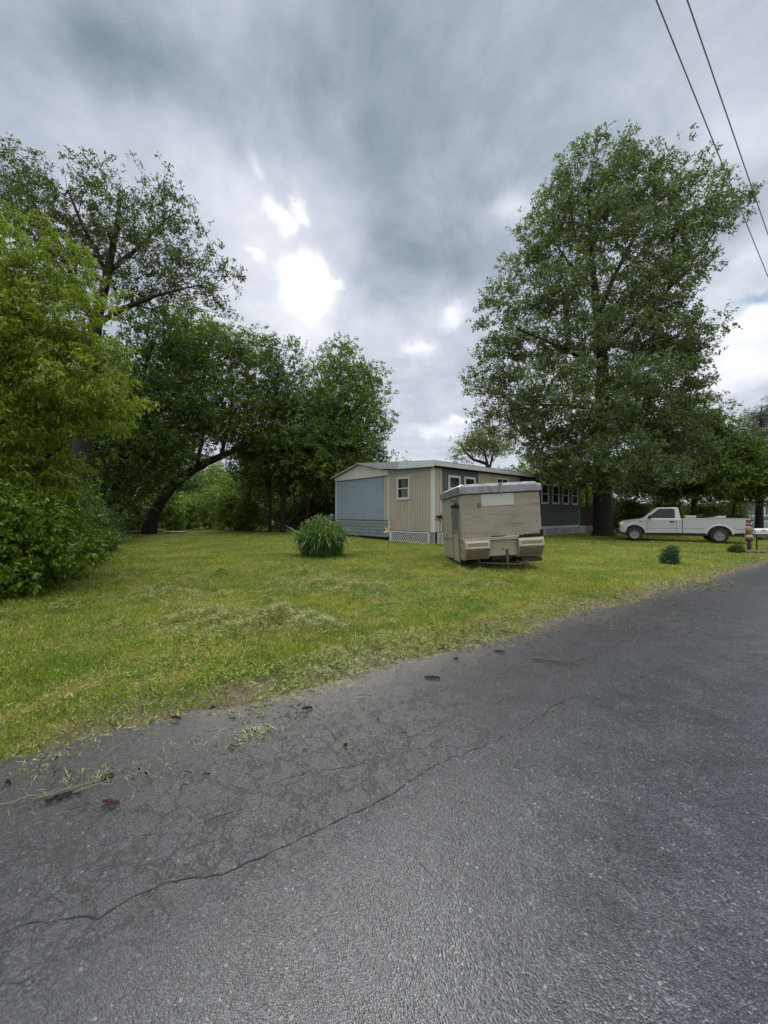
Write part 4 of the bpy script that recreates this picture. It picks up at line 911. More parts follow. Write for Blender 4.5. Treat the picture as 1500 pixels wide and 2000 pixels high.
# lower body sides down to the sill, tucked in behind the moulding
m = MB(); m.box(-W2 + .02, W2 - .02, .34, LB - .03, ZB, ZBelt - .02); m.build('lower_body', crm_, T, bevel=.03)
m = MB(); m.box(-W2 + .03, W2 - .03, .005, .029, ZBelt + .03, ZT - .005); m.build('front_sheet', ply, T, bevel=.006)['label'] = 'streaked weathered tan plywood front'
m = MB(); m.box(-.58, .37, -.004, .004, 1.79, 2.13); m.build('front_patch', pat, T, bevel=.003)['label'] = 'pale rectangular patch board'
m = MB(); m.box(-.68, -.59, -.022, .004, 1.78, 1.90); q = m.build('junction_box', blkp, T, bevel=.008); MB().box(-.665, -.605, -.026, -.022, 1.80, 1.835).box(-.665, -.605, -.026, -.022, 1.85, 1.885).build('socket', pm('socket_grey', (.2, .18, .15), .6), q)
# roof cap with rounded edges, dented
prof = [(-.03, 2.15), (-.055, 2.17), (-.05, 2.36), (-.01, 2.42), (.08, 2.445), (LB - .1, 2.43), (LB + .0, 2.40), (LB + .05, 2.34), (LB + .055, 2.17), (LB + .03, 2.15)]
m = MB(); ns = 26; vs = []; fs = []; rr = random.Random(3)
for i in range(ns + 1):
    t = i / ns; x = -W2 - .045 + t * (2 * W2 + .09); e = min(t, 1 - t) * ns; drop = {0: .05}.get(int(e), 0) if e < 1 else 0
    inn = .03 if i in (0, ns) else 0
    for (y, z) in prof:
        zz = z - (drop if z > 2.3 else 0) + (rr.uniform(-.005, .005) if z > 2.2 else 0); yy = y + (inn if y < 1 else -inn) + rr.uniform(-.004, .004)
        vs.append((x, yy, zz))
k = len(prof)
for i in range(ns):
    for j in range(k): j2 = (j + 1) % k; fs.append((i * k + j, i * k + j2, (i + 1) * k + j2, (i + 1) * k + j))
fs.append(tuple(range(k))); fs.append(tuple(ns * k + j for j in range(k))[::-1]); m.add(vs, fs)
rf = m.build('roof_cap', alu, T, smooth=False, bevel=.008); rf['label'] = 'grey white weathered roof cap'
MB().box(-.03, .03, -.066, -.04, 2.15, 2.42).box(-.035, .035, -.05, 2.9, 2.44, 2.455).build('seam_strip', alu, rf)
m = MB()
for y in np.arange(.15, 2.9, .22): MB().box(-W2 - .052, -W2 - .044, y, y + .04, 2.17, 2.34).build('edge_clip', alu, rf)
MB().box(-W2 - .02, W2 + .02, -.02, .028, 2.135, 2.149).build('roof_gasket', rot_, T)
# belt moulding, broken away at the right
m = MB(); m.box(-W2 - .01, .42, -.035, .04, ZBelt - .03, ZBelt + .03, Matrix.Rotation(R(-.5), 3, 'Y')); m.box(-.1, .45, -.045, .03, ZBelt + .0, ZBelt + .045, Matrix.Rotation(R(-2.2), 3, 'Y')); m.build('belt_moulding', mld, T, bevel=.012)
m = MB(); rr = random.Random(8); xs = np.linspace(.36, W2 - .01, 18); up = [ZBelt + .04 + .035 * rr.random() + .03 * (i / 18) for i in range(18)]; lo = [ZBelt - .012 - .02 * rr.random() for i in range(18)]
m.prism([(x, z) for x, z in zip(xs, up)] + [(x, z) for x, z in zip(xs[::-1], lo[::-1])], 1, -.012, .002); m.build('torn_gap', rot_, T)['label'] = 'dark torn gap where trim broke away'
m = MB(); m.box(W2 - .07, W2 + .01, -.014, .0, ZBelt - .0, ZBelt + .18); m.build('torn_gap', rot_, T)
MB().box(-.35, .05, -.012, .0, ZBelt + .035, ZBelt + .065).build('torn_gap', rot_, T)
# moulded lower front: two bulging lockers and a recessed middle
def locker(x0, x1, name='front_locker', inner=1):
    P = [(.30, .80), (-.07, .82), (-.11, .79), (-.125, .60), (-.115, .555), (.06, .28), (.30, .26)]
    m = MB(); m.prism([(y, z) for y, z in P], 0, x0, x1); o = m.build(name, mld, T, bevel=.03, seg=3)
    # raised rim round the upper face, and grooves on the sloping lower face
    z0, z1 = .62, .775; a, b = x0 + .05, x1 - .05; m = MB()
    yf = lambda z: -.11 - .015 * (.79 - z) / .19
    m.box(a, b, yf(z1) - .014, yf(z1) + .01, z1 - .03, z1).box(a, b, yf(z0) - .014, yf(z0) + .01, z0 - .01, z0 + .022).box(a, a + .02, yf(.7) - .016, yf(.7) + .01, z0 + .018, z1 - .018).box(b - .02, b, yf(.7) - .016, yf(.7) + .01, z0 + .018, z1 - .018)
    m.build('rim', pm('rim_cream', (.42, .39, .32), .5, .1, 3), o, bevel=.006)
    MB().box(a + .022, b - .022, yf(.7) - .009, yf(.7) + .01, z0 + .02, z1 - .02).build('inset_panel', pm('inset_tan', (.20, .165, .125), .7, .2, 3), o)
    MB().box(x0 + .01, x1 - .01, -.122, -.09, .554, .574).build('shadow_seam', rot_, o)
    m = MB()
    for k in range(7):
        t = (k + .8) / 8.0; y = -.115 + t * .175; z = .555 - t * .275; m.box(x0 + .04, x1 - .04, y - .012, y + .012, z - .011, z + .011, Matrix.Rotation(R(-52), 3, 'X'))
    m.build('ridge', pm('groove_brown', (.14, .12, .08), .8, .3, 6), o)
    return o
locker(-W2 + .005, -.42); locker(.40, W2 - .005)
m = MB(); m.prism([(.34, .82), (.02, .82), (.05, .36), (.06, .34), (.34, .34)], 0, -.42, .40); m.build('recess_panel', mld, T, bevel=.01)
MB().box(-W2 + .005, W2 - .005, -.075, .32, .815, .832).build('locker_ledge', mld, T, bevel=.006)
MB().box(-.33, .22, .02, .33, .24, .345).build('hitch_opening', rot_, T); MB().box(-.04, .0, .03, .05, .52, .56).build('bolt_head', blkp, T)
# side door (left side, facing -x)
XL = -W2
MB().box(XL - .022, XL + .01, .50, 1.22, .16, ZT - .03).build('door', crm_, T, bevel=.01)
dr = [o for o in T.children if o.name.startswith('door')][-1]
MB().box(XL - .030, XL - .02, .57, 1.15, 1.12, 2.06).build('door_window', pm('door_pane', (.085, .105, .125), .3, .15, 3), dr, bevel=.006)
MB().box(XL - .04, XL - .0, .455, .49, .18, ZT - .02).box(XL - .04, XL - .0, 1.23, 1.265, .18, ZT - .02).box(XL - .036, XL - .021, .50, 1.22, 1.05, 1.10).build('door_trim', pm('door_trim', (.17, .15, .12), .6, .3, 8), T, bevel=.005)
MB().tube([(XL - .03, 1.16, 1.02), (XL - .07, 1.16, 1.02), (XL - .07, 1.10, 1.0)], .012, 6).build('door_handle', blkp, dr)
# porch lamp near the front corner
m = MB(); m.tube([(XL, .36, 1.83), (XL - .09, .36, 1.85)], .022, 8).lathe([(.0, -.26), (.05, -.25), (.085, -.18), (.07, -.12), (.05, -.09), (0, -.085)], axis=0, n=14, c=(XL + .02, .36, 1.86)).box(XL - .012, XL, .31, .41, 1.76, 1.90).tube([(XL - .06, .36, 1.84), (XL - .10, .20, 1.78)], .018, 6)
m.build('entry_lamp', blkp, T)
# side belt trim, marker lamps, sill, torn spots
MB().box(XL - .016, XL + .01, .04, .45, ZBelt - .02, ZBelt + .025).build('side_moulding', mld, T, bevel=.006); MB().box(XL - .016, XL + .01, 1.27, LB, ZBelt - .02, ZBelt + .025).build('side_moulding', mld, T, bevel=.006)
MB().prism([(.02, .835), (.45, .835), (.45, ZB), (.10, ZB)], 0, XL + .0, XL + .08).build('side_panel', crm_, T, bevel=.01)
MB().prism([(.02, .835), (LB, .835), (LB, ZB), (.10, ZB)], 0, -XL - .08, -XL).build('side_panel', crm_, T, bevel=.01)
MB().prism([(1.28, .835), (LB - .01, .835), (LB - .01, ZB - .03), (1.28, ZB - .06)], 0, XL + .0, XL + .05).build('side_panel', crm_, T, bevel=.01)
MB().box(XL - .014, XL, .16, .22, .46, .53).build('marker_lamp', pm('marker_red', (.45, .03, .02), .3), T, bevel=.006)
m = MB(); rr = random.Random(6)
for i in range(9): y = .08 + rr.random() * .34; z = .45 + rr.random() * .35; s = .01 + .02 * rr.random(); MB().box(XL - .004, XL, y, y + s * 1.6, z, z + s * 2).build('rust_spot', stl, T)
for i in range(6): y = 1.8 + rr.random() * 1.0; z = .7 + rr.random() * .2; s = .012 + .03 * rr.random(); MB().box(XL - .018, XL, y, y + s * 2, z, z + s).build('rust_spot', stl, T)
m = MB(); rr = random.Random(16)
for i in range(26):
    x = rr.uniform(-1.05, 1.05); z = rr.choice([rr.uniform(.95, 1.7), rr.uniform(1.0, 1.4)]); s = rr.uniform(.006, .016); MB().lathe([(0, 0.0), (s, .0), (s, .003), (0, .003)], axis=1, n=7, c=(x, .0005, z)).build('stain_spot', stl, T)
for i in range(7): MB().box(-.75 + i * .09, -.75 + i * .09 + .02 * rr.random() + .02, -.039, -.03, ZBelt - .005, ZBelt + .012).build('stain_spot', stl, T)
# chassis, wheels, tongue
m = MB(); m.box(-.75, -.67, .1, 2.8, .16, .25).box(.67, .75, .1, 2.8, .16, .25).box(-1.0, 1.0, 1.75, 1.81, .18, .25).box(.5, 1.08, -.02, .30, .14, .25); m.build('chassis', stl, T)
m = MB(); m.tube([(-.75, .15, .16), (-.02, -1.0, .20)], .032, 8).tube([(.75, .15, .16), (.02, -1.0, .20)], .032, 8).tube([(0, -.95, .20), (0, -1.18, .22)], .04, 8).tube([(.62, -.05, .18), (1.0, .05, .24)], .03, 8).tube([(.3, -.30, .2), (.45, -.35, .02)], .018, 6).tube([(.12, -.6, .18), (.2, -.62, .0), (.34, -.5, .02), (.5, -.45, .15)], .014, 6)
m.build('tongue', stl, T)
m = MB(); m.tube([(-.02, -.30, .52), (-.02, -.30, -.10)], .034, 10).tube([(-.02, -.30, .44), (-.02, -.30, .56)], .045, 10).box(-.10, .06, -.38, -.22, -.10, -.08); m.build('jack_post', pm('galvanised', (.08, .078, .075), .5, .3, 6, metal=.4), T)
for sx in (-1, 1):
    m = MB(); m.lathe([(.14, -.09), (.26, -.10), (.31, -.06), (.32, 0), (.31, .06), (.26, .10), (.14, .09)], axis=0, n=28, c=(sx * .92, 1.8, .22)); w = m.build('wheel', rub, T, smooth=True)
    MB().lathe([(0, -.07), (.05, -.075), (.14, -.08), (.15, 0), (.14, .08), (0, .07)], axis=0, n=20, c=(sx * .92, 1.8, .22)).build('rim', stl, w)
MB().box(XL + .02, XL + .16, .55, .72, -.12, .26).build('corner_prop', stl, T)
MB().box(-.95, .95, .4, 2.7, .245, .262).build('floor_pan', rot_, T)
# ------------------------------------------------------------------ pickup truck
TH = math.atan2(3.0, -5.1)
K = empty('pickup_truck', (19.08 + .50, 19.86 + .86, 0), TH, 'white single cab pickup truck with long bed parked by the oak', 'pickup truck')
K.scale = (1.04, 1.04, 1.04)
pw = pm('paint_white', (.34, .37, .37), .28, .04, 1.5, spec=.5, coat=.5, stain=(.26, .27, .26), stain_amt=.25, stain_scale=.5)
bk = pm('truck_black', (.012, .012, .013), .5); chrome = pm('chrome', (.62, .63, .64), .18, .1, 3, metal=.9); gls = glassmat('truck_glass', (.008, .009, .010), .12, .35)
redl = pm('lamp_red', (.13, .008, .010), .2, .2, 9, spec=.6); clr = pm('lamp_clear', (.45, .46, .48), .12, .2, 12, spec=.7)
allo = pm('alloy', (.22, .225, .23), .28, .15, 8, metal=.7); sil = pm('toolbox_metal', (.6, .61, .62), .3, .15, 9, metal=.7)
YW = .99
def arch(cx, cz, r, a0=0, a1=180, n=14): return [(cx + r * math.cos(R(a0 + (a1 - a0) * i / n)), cz + r * math.sin(R(a0 + (a1 - a0) * i / n))) for i in range(n + 1)]
AXR, AXF = 1.27, 4.93
# bed side panels with wheel arch cut out, bulging fender lip
def bedside(s):
    P = [(.10, .62), (.10, 1.30), (2.78, 1.30), (2.78, .50)] + [(AXR + .50, .50)] + arch(AXR, .42, .50, 8, 172)[0:] + [(AXR - .52, .52), (.3, .56)]
    y0, y1 = (YW - .09, YW - .01) if s > 0 else (-YW + .01, -YW + .09)
    m = MB(); m.prism(P, 1, y0, y1); return m.build('bed_side', pw, K, bevel=.015, seg=2)
bedside(1); bedside(-1)
m = MB(); m.box(.12, 2.78, -YW + .09, YW - .09, .62, .68).box(2.72, 2.78, -YW + .09, YW - .09, .68, 1.28); m.build('bed_floor', bk, K)
m = MB(); m.box(.06, .12, -YW + .08, YW - .08, .60, 1.29); m.build('tailgate', pw, K, bevel=.012)
for s in (1, -1):
    y0, y1 = (YW - .10, YW + .0) if s > 0 else (-YW, -YW + .10)
    MB().box(.10, 2.78, y0 - .01 * (s < 0), y1 + .01 * (s > 0) - .012, 1.302, 1.325).build('bed_rail', bk, K, bevel=.006)
# hood, fenders, cab lower body
P = [(2.81, .50), (2.81, 1.27), (4.50, 1.27), (4.58, 1.25), (5.35, 1.14), (5.60, 1.06), (5.68, .92), (5.70, .62), (5.62, .48), (AXF + .50, .46)] + arch(AXF, .42, .49, 6, 174) + [(AXF - .50, .47)]
n = len(P); m = MB(); vs = []
for (y, f) in ((-YW, .035), (-YW + .06, 0), (0, -.02), (YW - .06, 0), (YW, .035)):
    for (x, z) in P:
        top = z > 1.0; vs.append((x - (.06 if (abs(y) > .9 and x > 5.3) else 0) , y * (.96 if x > 5.5 else 1), z - (f if top else 0)))
fs = [tuple(range(n)), tuple(range(5 * n - 1, 4 * n - 1, -1))]
for r_ in range(4):
    for i in range(n): j = (i + 1) % n; fs.append((r_ * n + i, r_ * n + j, (r_ + 1) * n + j, (r_ + 1) * n + i))
m.add(vs, fs); m.build('body', pw, K, bevel=.012)
MB().box(.3, 5.5, -.80, .80, .36, .60).build('underbody', bk, K)
m = MB(); m.box(AXR - .56, AXR + .56, -.86, .86, .55, .9).box(AXF - .52, AXF + .52, -.86, .86, .55, .9); m.build('wheel_well', bk, K)
# fender lips
for s in (1, -1):
    for ax in (AXR, AXF):
        m = MB(); A = arch(ax, .42, .50, 4, 176, 18); B = arch(ax, .42, .60, 10, 170, 18)
        y = s * YW; vs = [(x, y + s * .012, z) for x, z in A] + [(x, y - s * .012, z) for x, z in B] + [(x, y - s * .05, z) for x, z in A]; k = len(A)
        fs = [(i, i + 1, k + i + 1, k + i) for i in range(k - 1)] + [(i, i + 1, 2 * k + i + 1, 2 * k + i) for i in range(k - 1)]
        m.add(vs, fs); m.build('fender_lip', pw, K)
# cab greenhouse
def gh_(x0b, x1b, x0t, x1t, wb, wt2, zb, zt): return [(x0b, -wb, zb), (x1b, -wb, zb), (x1b, wb, zb), (x0b, wb, zb)], [(x0t, -wt2, zt), (x1t, -wt2, zt), (x1t, wt2, zt), (x0t, wt2, zt)]
zb, zt = 1.26, 1.88; B_, T_ = gh_(2.85, 4.58, 2.95, 3.86, .92, .76, zb, zt)
m = MB(); m.hexa(B_, T_); m.build('cab', pw, K, bevel=.05, seg=3)
def side_pt(x_f, z, s, off=.008):
    """point on cab side: x absolute, z absolute"""
    t = (z - zb) / (zt - zb); w = .92 + (.76 - .92) * t; return (x_f, s * (w + off), z)
for s in (1, -1):
    def pan(pts, nm, mt, off=.012):
        m = MB(); a = [side_pt(x, z, s, off) for x, z in pts]; b = [side_pt(x, z, s, off - .012) for x, z in pts]; k = len(pts)
        m.add(a + b, [tuple(range(k)), tuple(range(2 * k - 1, k - 1, -1))] + [(i, i + k, (i + 1) % k + k, (i + 1) % k) for i in range(k)]); return m.build(nm, mt, K)
    pan([(3.10, 1.30), (4.34, 1.30), (4.28, 1.38), (3.84, 1.76), (3.76, 1.80), (3.16, 1.80), (3.10, 1.74)], 'side_window', gls)
    pan([(3.48, 1.31), (3.51, 1.31), (3.51, 1.79), (3.48, 1.79)], 'window_bar', bk, .016)
    y = s * YW
    m = MB()
    for (x0, x1, z0, z1) in ((3.04, 3.052, .52, 1.25), (4.36, 4.372, .52, 1.22)): m.box(x0, x1, min(y, y + s * .003), max(y, y + s * .003), z0, z1)
    m.box(.3, AXR - .62, min(y - s * .01, y - s * .006), max(y - s * .01, y - s * .006), .74, .752); m.box(AXR + .62, 2.76, min(y - s * .01, y - s * .006), max(y - s * .01, y - s * .006), .74, .752); m.box(2.85, 4.4, min(y, y + s * .003), max(y, y + s * .003), .72, .73)
    m.build('panel_seam', bk, K)
    MB().box(3.14, 3.34, min(y, y + s * .03), max(y, y + s * .03), 1.07, 1.14).build('door_handle', bk, K, bevel=.01)
    MB().box(4.60, 4.74, min(y, y + s * .006), max(y, y + s * .006), 1.10, 1.135).build('fender_badge', bk, K)
    m = MB(); m.box(4.18, 4.30, min(y, y + s * .22), max(y, y + s * .22), 1.25, 1.44); m.build('mirror', bk, K, bevel=.03)
    MB().box(.075, .26, min(y - s * .10, y + s * .004), max(y - s * .10, y + s * .004), .92, 1.22).build('tail_lamp', redl, K, bevel=.02)
    MB().box(.13, .23, min(y + s * .003, y + s * .007), max(y + s * .003, y + s * .007), 1.02, 1.07).build('reverse_lamp', clr, K)
    MB().box(5.42, 5.66, min(y - s * .16, y - s * .0), max(y - s * .16, y - s * .0), .84, 1.02).build('headlight', clr, K, bevel=.03)
m = MB(); m.hexa([(4.51, -.80, 1.33), (4.54, -.80, 1.33), (4.54, .80, 1.33), (4.51, .80, 1.33)], [(3.94, -.68, 1.81), (3.97, -.68, 1.81), (3.97, .68, 1.81), (3.94, .68, 1.81)]); m.build('windshield', gls, K)
m = MB(); m.hexa([(2.855, -.74, 1.34), (2.88, -.74, 1.34), (2.88, .74, 1.34), (2.855, .74, 1.34)], [(2.925, -.64, 1.78), (2.96, -.64, 1.78), (2.96, .64, 1.78), (2.925, .64, 1.78)]); m.build('rear_window', gls, K)
MB().box(5.60, 5.80, -.93, .93, .42, .64).build('front_bumper', bk, K, bevel=.03)
MB().box(5.66, 5.715, -.6, .6, .72, .98).build('grille', bk, K, bevel=.01)
m = MB(); m.box(-.12, .07, -.93, .93, .50, .68); m.build('rear_bumper', chrome, K, bevel=.03)
MB().box(2.8, 4.35, .82, .93, .34, .42).box(2.8, 4.35, -.93, -.82, .34, .42).build('sill', bk, K, bevel=.01)
for ax in (AXR, AXF):
    for s in (1, -1):
        c = (ax, s * .86, .385)
        m = MB(); m.lathe([(.22, -.12), (.33, -.125), (.375, -.09), (.385, 0), (.375, .09), (.33, .125), (.22, .12)], axis=1, n=36, c=c); w = m.build('wheel', rub, K, smooth=True)
        m = MB(); m.lathe([(.235, s * .118), (.225, s * .13), (.205, s * .12), (.20, s * .06), (.0, s * .05)], axis=1, n=30, c=c); m.lathe([(0, s * .135), (.045, s * .13), (.055, s * .10)], axis=1, n=16, c=c)
        for k in range(5):
            a = k * 2 * math.pi / 5 + .3; ca, sa = math.cos(a), math.sin(a); q = []
            for rr_, hw in ((.04, .045), (.215, .032)):
                for d in (-1, 1): q.append((c[0] + ca * rr_ - sa * hw * d, c[2] + sa * rr_ + ca * hw * d))
            yb, yt = c[1] + s * .085, c[1] + s * .118
            m.hexa([(q[0][0], yb, q[0][1]), (q[2][0], yb, q[2][1]), (q[3][0], yb, q[3][1]), (q[1][0], yb, q[1][1])], [(q[0][0], yt, q[0][1]), (q[2][0], yt, q[2][1]), (q[3][0], yt, q[3][1]), (q[1][0], yt, q[1][1])])
        m.build('rim', allo, w)
m = MB(); m.box(2.2, 2.66, -.82, .82, 1.10, 1.40); tb = m.build('toolbox', sil, None, bevel=.02)
tb.location = K.location; tb.scale = K.scale; tb.rotation_euler = K.rotation_euler; tag(tb, 'silver metal toolbox across the pickup bed behind the cab', 'toolbox')
MB().box(2.18, 2.68, -.84, .84, 1.40, 1.43).build('lid', sil, tb, bevel=.008)
m = MB(); m.box(.9, 1.7, .3, .38, 1.16, 1.37, Matrix.Rotation(R(8), 3, 'Y')).box(1.0, 1.75, -.1, .0, 1.10, 1.34, Matrix.Rotation(R(14), 3, 'Y')); lad = m.build('plank', sil, None)
lad.location = K.location; lad.scale = K.scale; lad.rotation_euler = K.rotation_euler; tag(lad, 'pale boards lying in the pickup bed behind the toolbox', 'boards')

# ------------------------------------------------------------------ cars further right
def car(loc, rz, paint, label, h=1.45, suv=False):
    C = empty('parked_car', loc, rz, label, 'car', 'cars parked before the blue house')
    P = [(.05, .35), (.02, .75), (.25, .95), (1.0, 1.0), (3.3, .97), (4.4, .82), (4.62, .62), (4.6, .32)] + [(4.15, .30)] + arch(3.8, .32, .36, 5, 175, 10) + [(3.4, .28), (1.25, .28)] + arch(.88, .32, .36, 5, 175, 10) + [(.45, .30)]
    m = MB(); m.prism(P, 1, -.88, .88); m.build('body', paint, C, bevel=.05, seg=3)
    B_, T_ = gh_(.35 if not suv else .1, 3.35, 1.0 if not suv else .3, 2.5, .82, .62, .95, h)
    m = MB(); m.hexa([(p[0], p[1], p[2]) for p in B_], T_); m.build('roof', paint, C, bevel=.06, seg=3)
    zb2, zt2 = .95, h
    for s in (1, -1):
        f = lambda x, z: (x, s * (.82 + (.62 - .82) * (z - zb2) / (zt2 - zb2) + .006), z)
        pts = [(.75 if not suv else .35, 1.0), (3.05, 1.0), (2.45, h - .08), (1.15 if not suv else .5, h - .08)]
        a = [f(x, z) for x, z in pts]; b = [(p[0], p[1] - s * .012, p[2]) for p in a]
        MB().add(a + b, [(0, 1, 2, 3), (7, 6, 5, 4), (0, 4, 5, 1), (1, 5, 6, 2), (2, 6, 7, 3), (3, 7, 4, 0)]).build('side_window', gls, C)
        MB().box(4.42, 4.61, min(s * .55, s * .84), max(s * .55, s * .84), .62, .76).build('headlight', clr, C, bevel=.02)
    m = MB(); m.hexa([(3.36, -.74, 1.0), (3.38, -.74, 1.0), (3.38, .74, 1.0), (3.36, .74, 1.0)], [(2.62, -.58, h - .06), (2.64, -.58, h - .06), (2.64, .58, h - .06), (2.62, .58, h - .06)]); m.build('windshield', glassmat('car_windshield', (.05, .06, .07), .04, .9), C)
    for ax in (.88, 3.8):
        for s in (1, -1):
            m = MB(); m.lathe([(.18, -.1), (.3, -.1), (.33, 0), (.3, .1), (.18, .1)], axis=1, n=24, c=(ax, s * .78, .33)); w = m.build('wheel', rub, C, smooth=True)
            MB().lathe([(.0, s * .09), (.19, s * .095), (.2, s * .05)], axis=1, n=18, c=(ax, s * .78, .33)).build('rim', allo, w)
    return C
car((35.0, 34.5, 0), R(197), pm('paint_silver', (.30, .34, .37), .25, .05, 2, metal=.4, coat=.6), 'silver car with bright windshield beyond the pickup tailgate')
car((36.0, 31.0, 0), R(192), pm('paint_navy', (.010, .018, .045), .22, .1, 2, coat=.8), 'dark blue car nearest the pine trunk at the right edge')
car((39.5, 36.5, 0), R(195), pm('paint_white_car', (.6, .61, .62), .25, .05, 2, coat=.6), 'pale car at the far right beyond the pine trunk', h=1.7, suv=True)

# ------------------------------------------------------------------ neighbouring buildings
def local_house(name, label, loc, rz, Lx, Ly, zE, zR, wall, roof, wins=(), door=None):
    B = empty(name, loc, rz, label, 'house')
    MB().box(0, Lx, 0, Ly, 0, zE).build('wall', wall, B)
    m = MB(); m.prism([(-.5, zE), (Ly / 2, zR), (Ly + .5, zE), (Ly + .5, zE + .10), (Ly / 2, zR + .12), (-.5, zE + .10)], 0, -.4, Lx + .4); rf = m.build('roof', roof, B)
    m = MB()
    for a in np.arange(-.35, Lx + .35, .6): m.prism([(-.51, zE + .105), (Ly / 2, zR + .125), (Ly / 2, zR + .15), (-.51, zE + .13)], 0, a, a + .05)
    m.build('seam', roof, rf)
    MB().prism([(.02, zE), (Ly / 2, zR - .02), (Ly - .02, zE)], 0, .02, Lx - .02).build('gable', wall, B)
    MB().box(-.4, Lx + .4, -.53, -.50, zE - .05, zE + .12).build('fascia', wt_, B)
    for (a, z0, w, h) in wins:
        f = MB().box(a, a + w, -.05, -.0, z0, z0 + h).build('window', wt_, B); MB().box(a + .08, a + w - .08, -.06, -.05, z0 + .08, z0 + h - .08).build('pane', wgl, f)
    if door: d = MB().box(door, door + .9, -.05, 0, .2, 2.2).build('door', brn, B); MB().tube([(door + .8, -.09, 1.1), (door + .8, -.05, 1.1)], .03, 6).build('handle', chrome, d)
    return B
shiny = pm('bright_metal_roof', (.80, .81, .82), .22, .08, 1.5, metal=.65)
brw = pm('wall_brown', (.035, .026, .02), .85, .25, 2)
local_house('metal_roofed_house', 'low brown house with bright metal roof behind the pickup', (24.3, 38.0, 0), R(6), 11.0, 7.5, 2.45, 3.75, brw, shiny, door=8.0)
lbw = pm('wall_lightblue', (.26, .34, .37), .7, .1, 2)
bh = local_house('blue_house', 'pale blue house with white porch posts at the far right', (36.8, 41.5, 0), R(-6), 12.0, 7, 3.0, 4.3, lbw, rfm, wins=[(1.0, 1.1, 1.1, 1.2), (5.2, 1.1, 1.2, 1.2)], door=3.2)
[MB().box(a, a + .16, -1.6, -1.44, 0, 2.9).build('porch_post', wt_, bh) for a in (.2, 2.6, 5.0, 7.4)]; MB().box(0, 8, -1.7, -.5, 2.9, 3.02).build('porch_roof', wt_, bh)

# ------------------------------------------------------------------ mailbox group
mp_ = gnd(1478, 1076)
MBX = empty('mailbox', (mp_.x, mp_.y, 0), R(4), 'long white mailbox on a thin dark post at the lawn corner', 'mailbox')
s_ = mp_.y / 750
m = MB(); ww = .115; prof = [(-ww, 0), (ww, 0), (ww, .13)] + [(ww * math.cos(R(a)), .13 + ww * math.sin(R(a))) for a in range(20, 180, 20)] + [(-ww, .13)]
m.prism([(y, z + .72) for y, z in prof], 0, -.18, .46); bx_ = m.build('box', wt_, MBX, bevel=.006)
MB().prism([(y * 1.03, z * 1.03 + .716) for y, z in prof], 0, .46, .478).build('door', wt_, bx_); MB().box(.1, .26, -ww - .012, -ww - .002, .86, .90).build('flag', pm('flag_red', (.4, .03, .03), .5), bx_)
MB().tube([(0, 0, -.1), (0, 0, .70)], .026, 8).box(-.15, .42, -.05, .05, .69, .72).build('post', stl, MBX)
MB().box(.12, .44, -.09, .09, .47, .58).build('newspaper_holder', bk, MBX, bevel=.02)
np_ = gnd(1463, 1077)
PP = empty('carved_post', (np_.x, np_.y, 0), 0, 'carved wooden post with brown top and red and white bands left of the mailbox', 'post')
MB().lathe([(.075, -.05), (.075, .30), (.06, .34), (.06, .42)], axis=2, n=14).build('shaft', brn, PP)
MB().lathe([(.06, .42), (.11, .46), (.12, .52), (.10, .56)], axis=2, n=14).build('red_band', pm('band_red', (.07, .02, .018), .7, .3, 8), PP, smooth=True)
MB().lathe([(.10, .56), (.13, .60), (.12, .67), (.08, .70)], axis=2, n=14).build('white_band', pm('band_pale', (.30, .27, .24), .7), PP, smooth=True)
MB().lathe([(.08, .70), (.075, .76), (.11, .80), (.125, .88), (.11, .97), (.06, 1.03), (0, 1.05)], axis=2, n=14).build('knob_top', pm('carved_wood', (.17, .13, .07), .8, .4, 12, bump=.5, bscale=30), PP, smooth=True)
rr = random.Random(2); stm = pm('edging_stone', (.10, .085, .07), .95, .35, 8, bump=.5, bscale=20)
for i in range(9):
    p = gnd(1456 + i * 4.7, 1078.5 + (2.0 if i % 2 else 0)); bm = bmesh.new(); bmesh.ops.create_icosphere(bm, subdivisions=2, radius=.10)
    for v in bm.verts: v.co *= 1 + rr.uniform(-.18, .18); v.co.z *= .7
    me = bpy.data.meshes.new('edging_stone'); bm.to_mesh(me); bm.free(); me.materials.append(stm); o = bpy.data.objects.new('edging_stone', me); col.objects.link(o)
    o.location = (p.x, p.y, .04); tag(o, ['leftmost edging stone, under the carved post', 'second edging stone from the left, set back by the carved post', 'third edging stone from the left', 'fourth edging stone, between carved post and mailbox post', 'middle edging stone, in front of the mailbox post', 'edging stone just right of the mailbox post', 'third edging stone from the right end of the row', 'second edging stone from the right end of the row', 'rightmost edging stone, under the mailbox door'][i], 'stone', 'edging stones round the mailbox foot')

# ------------------------------------------------------------------ small plants and ornaments
shrub('dwarf_conifer', 'small dense blue green conifer on the lawn before the pickup', 'shrub', 1310, 1003, 12.1, 10, 34, leafmat('conifer_blue', (.055, .105, .045), (.10, .165, .075), trans=.15), 91, n=260, K=60, spread=.055, llen=.05, lw=.22, droop=-.3)
shrub('dwarf_shrub', 'small dark low shrub left of the carved post', 'shrub', 1440, 1003, 15.6, 6, 15, M_dark, 92, n=120, K=50, spread=.06, llen=.06, lw=.3, droop=-.2)
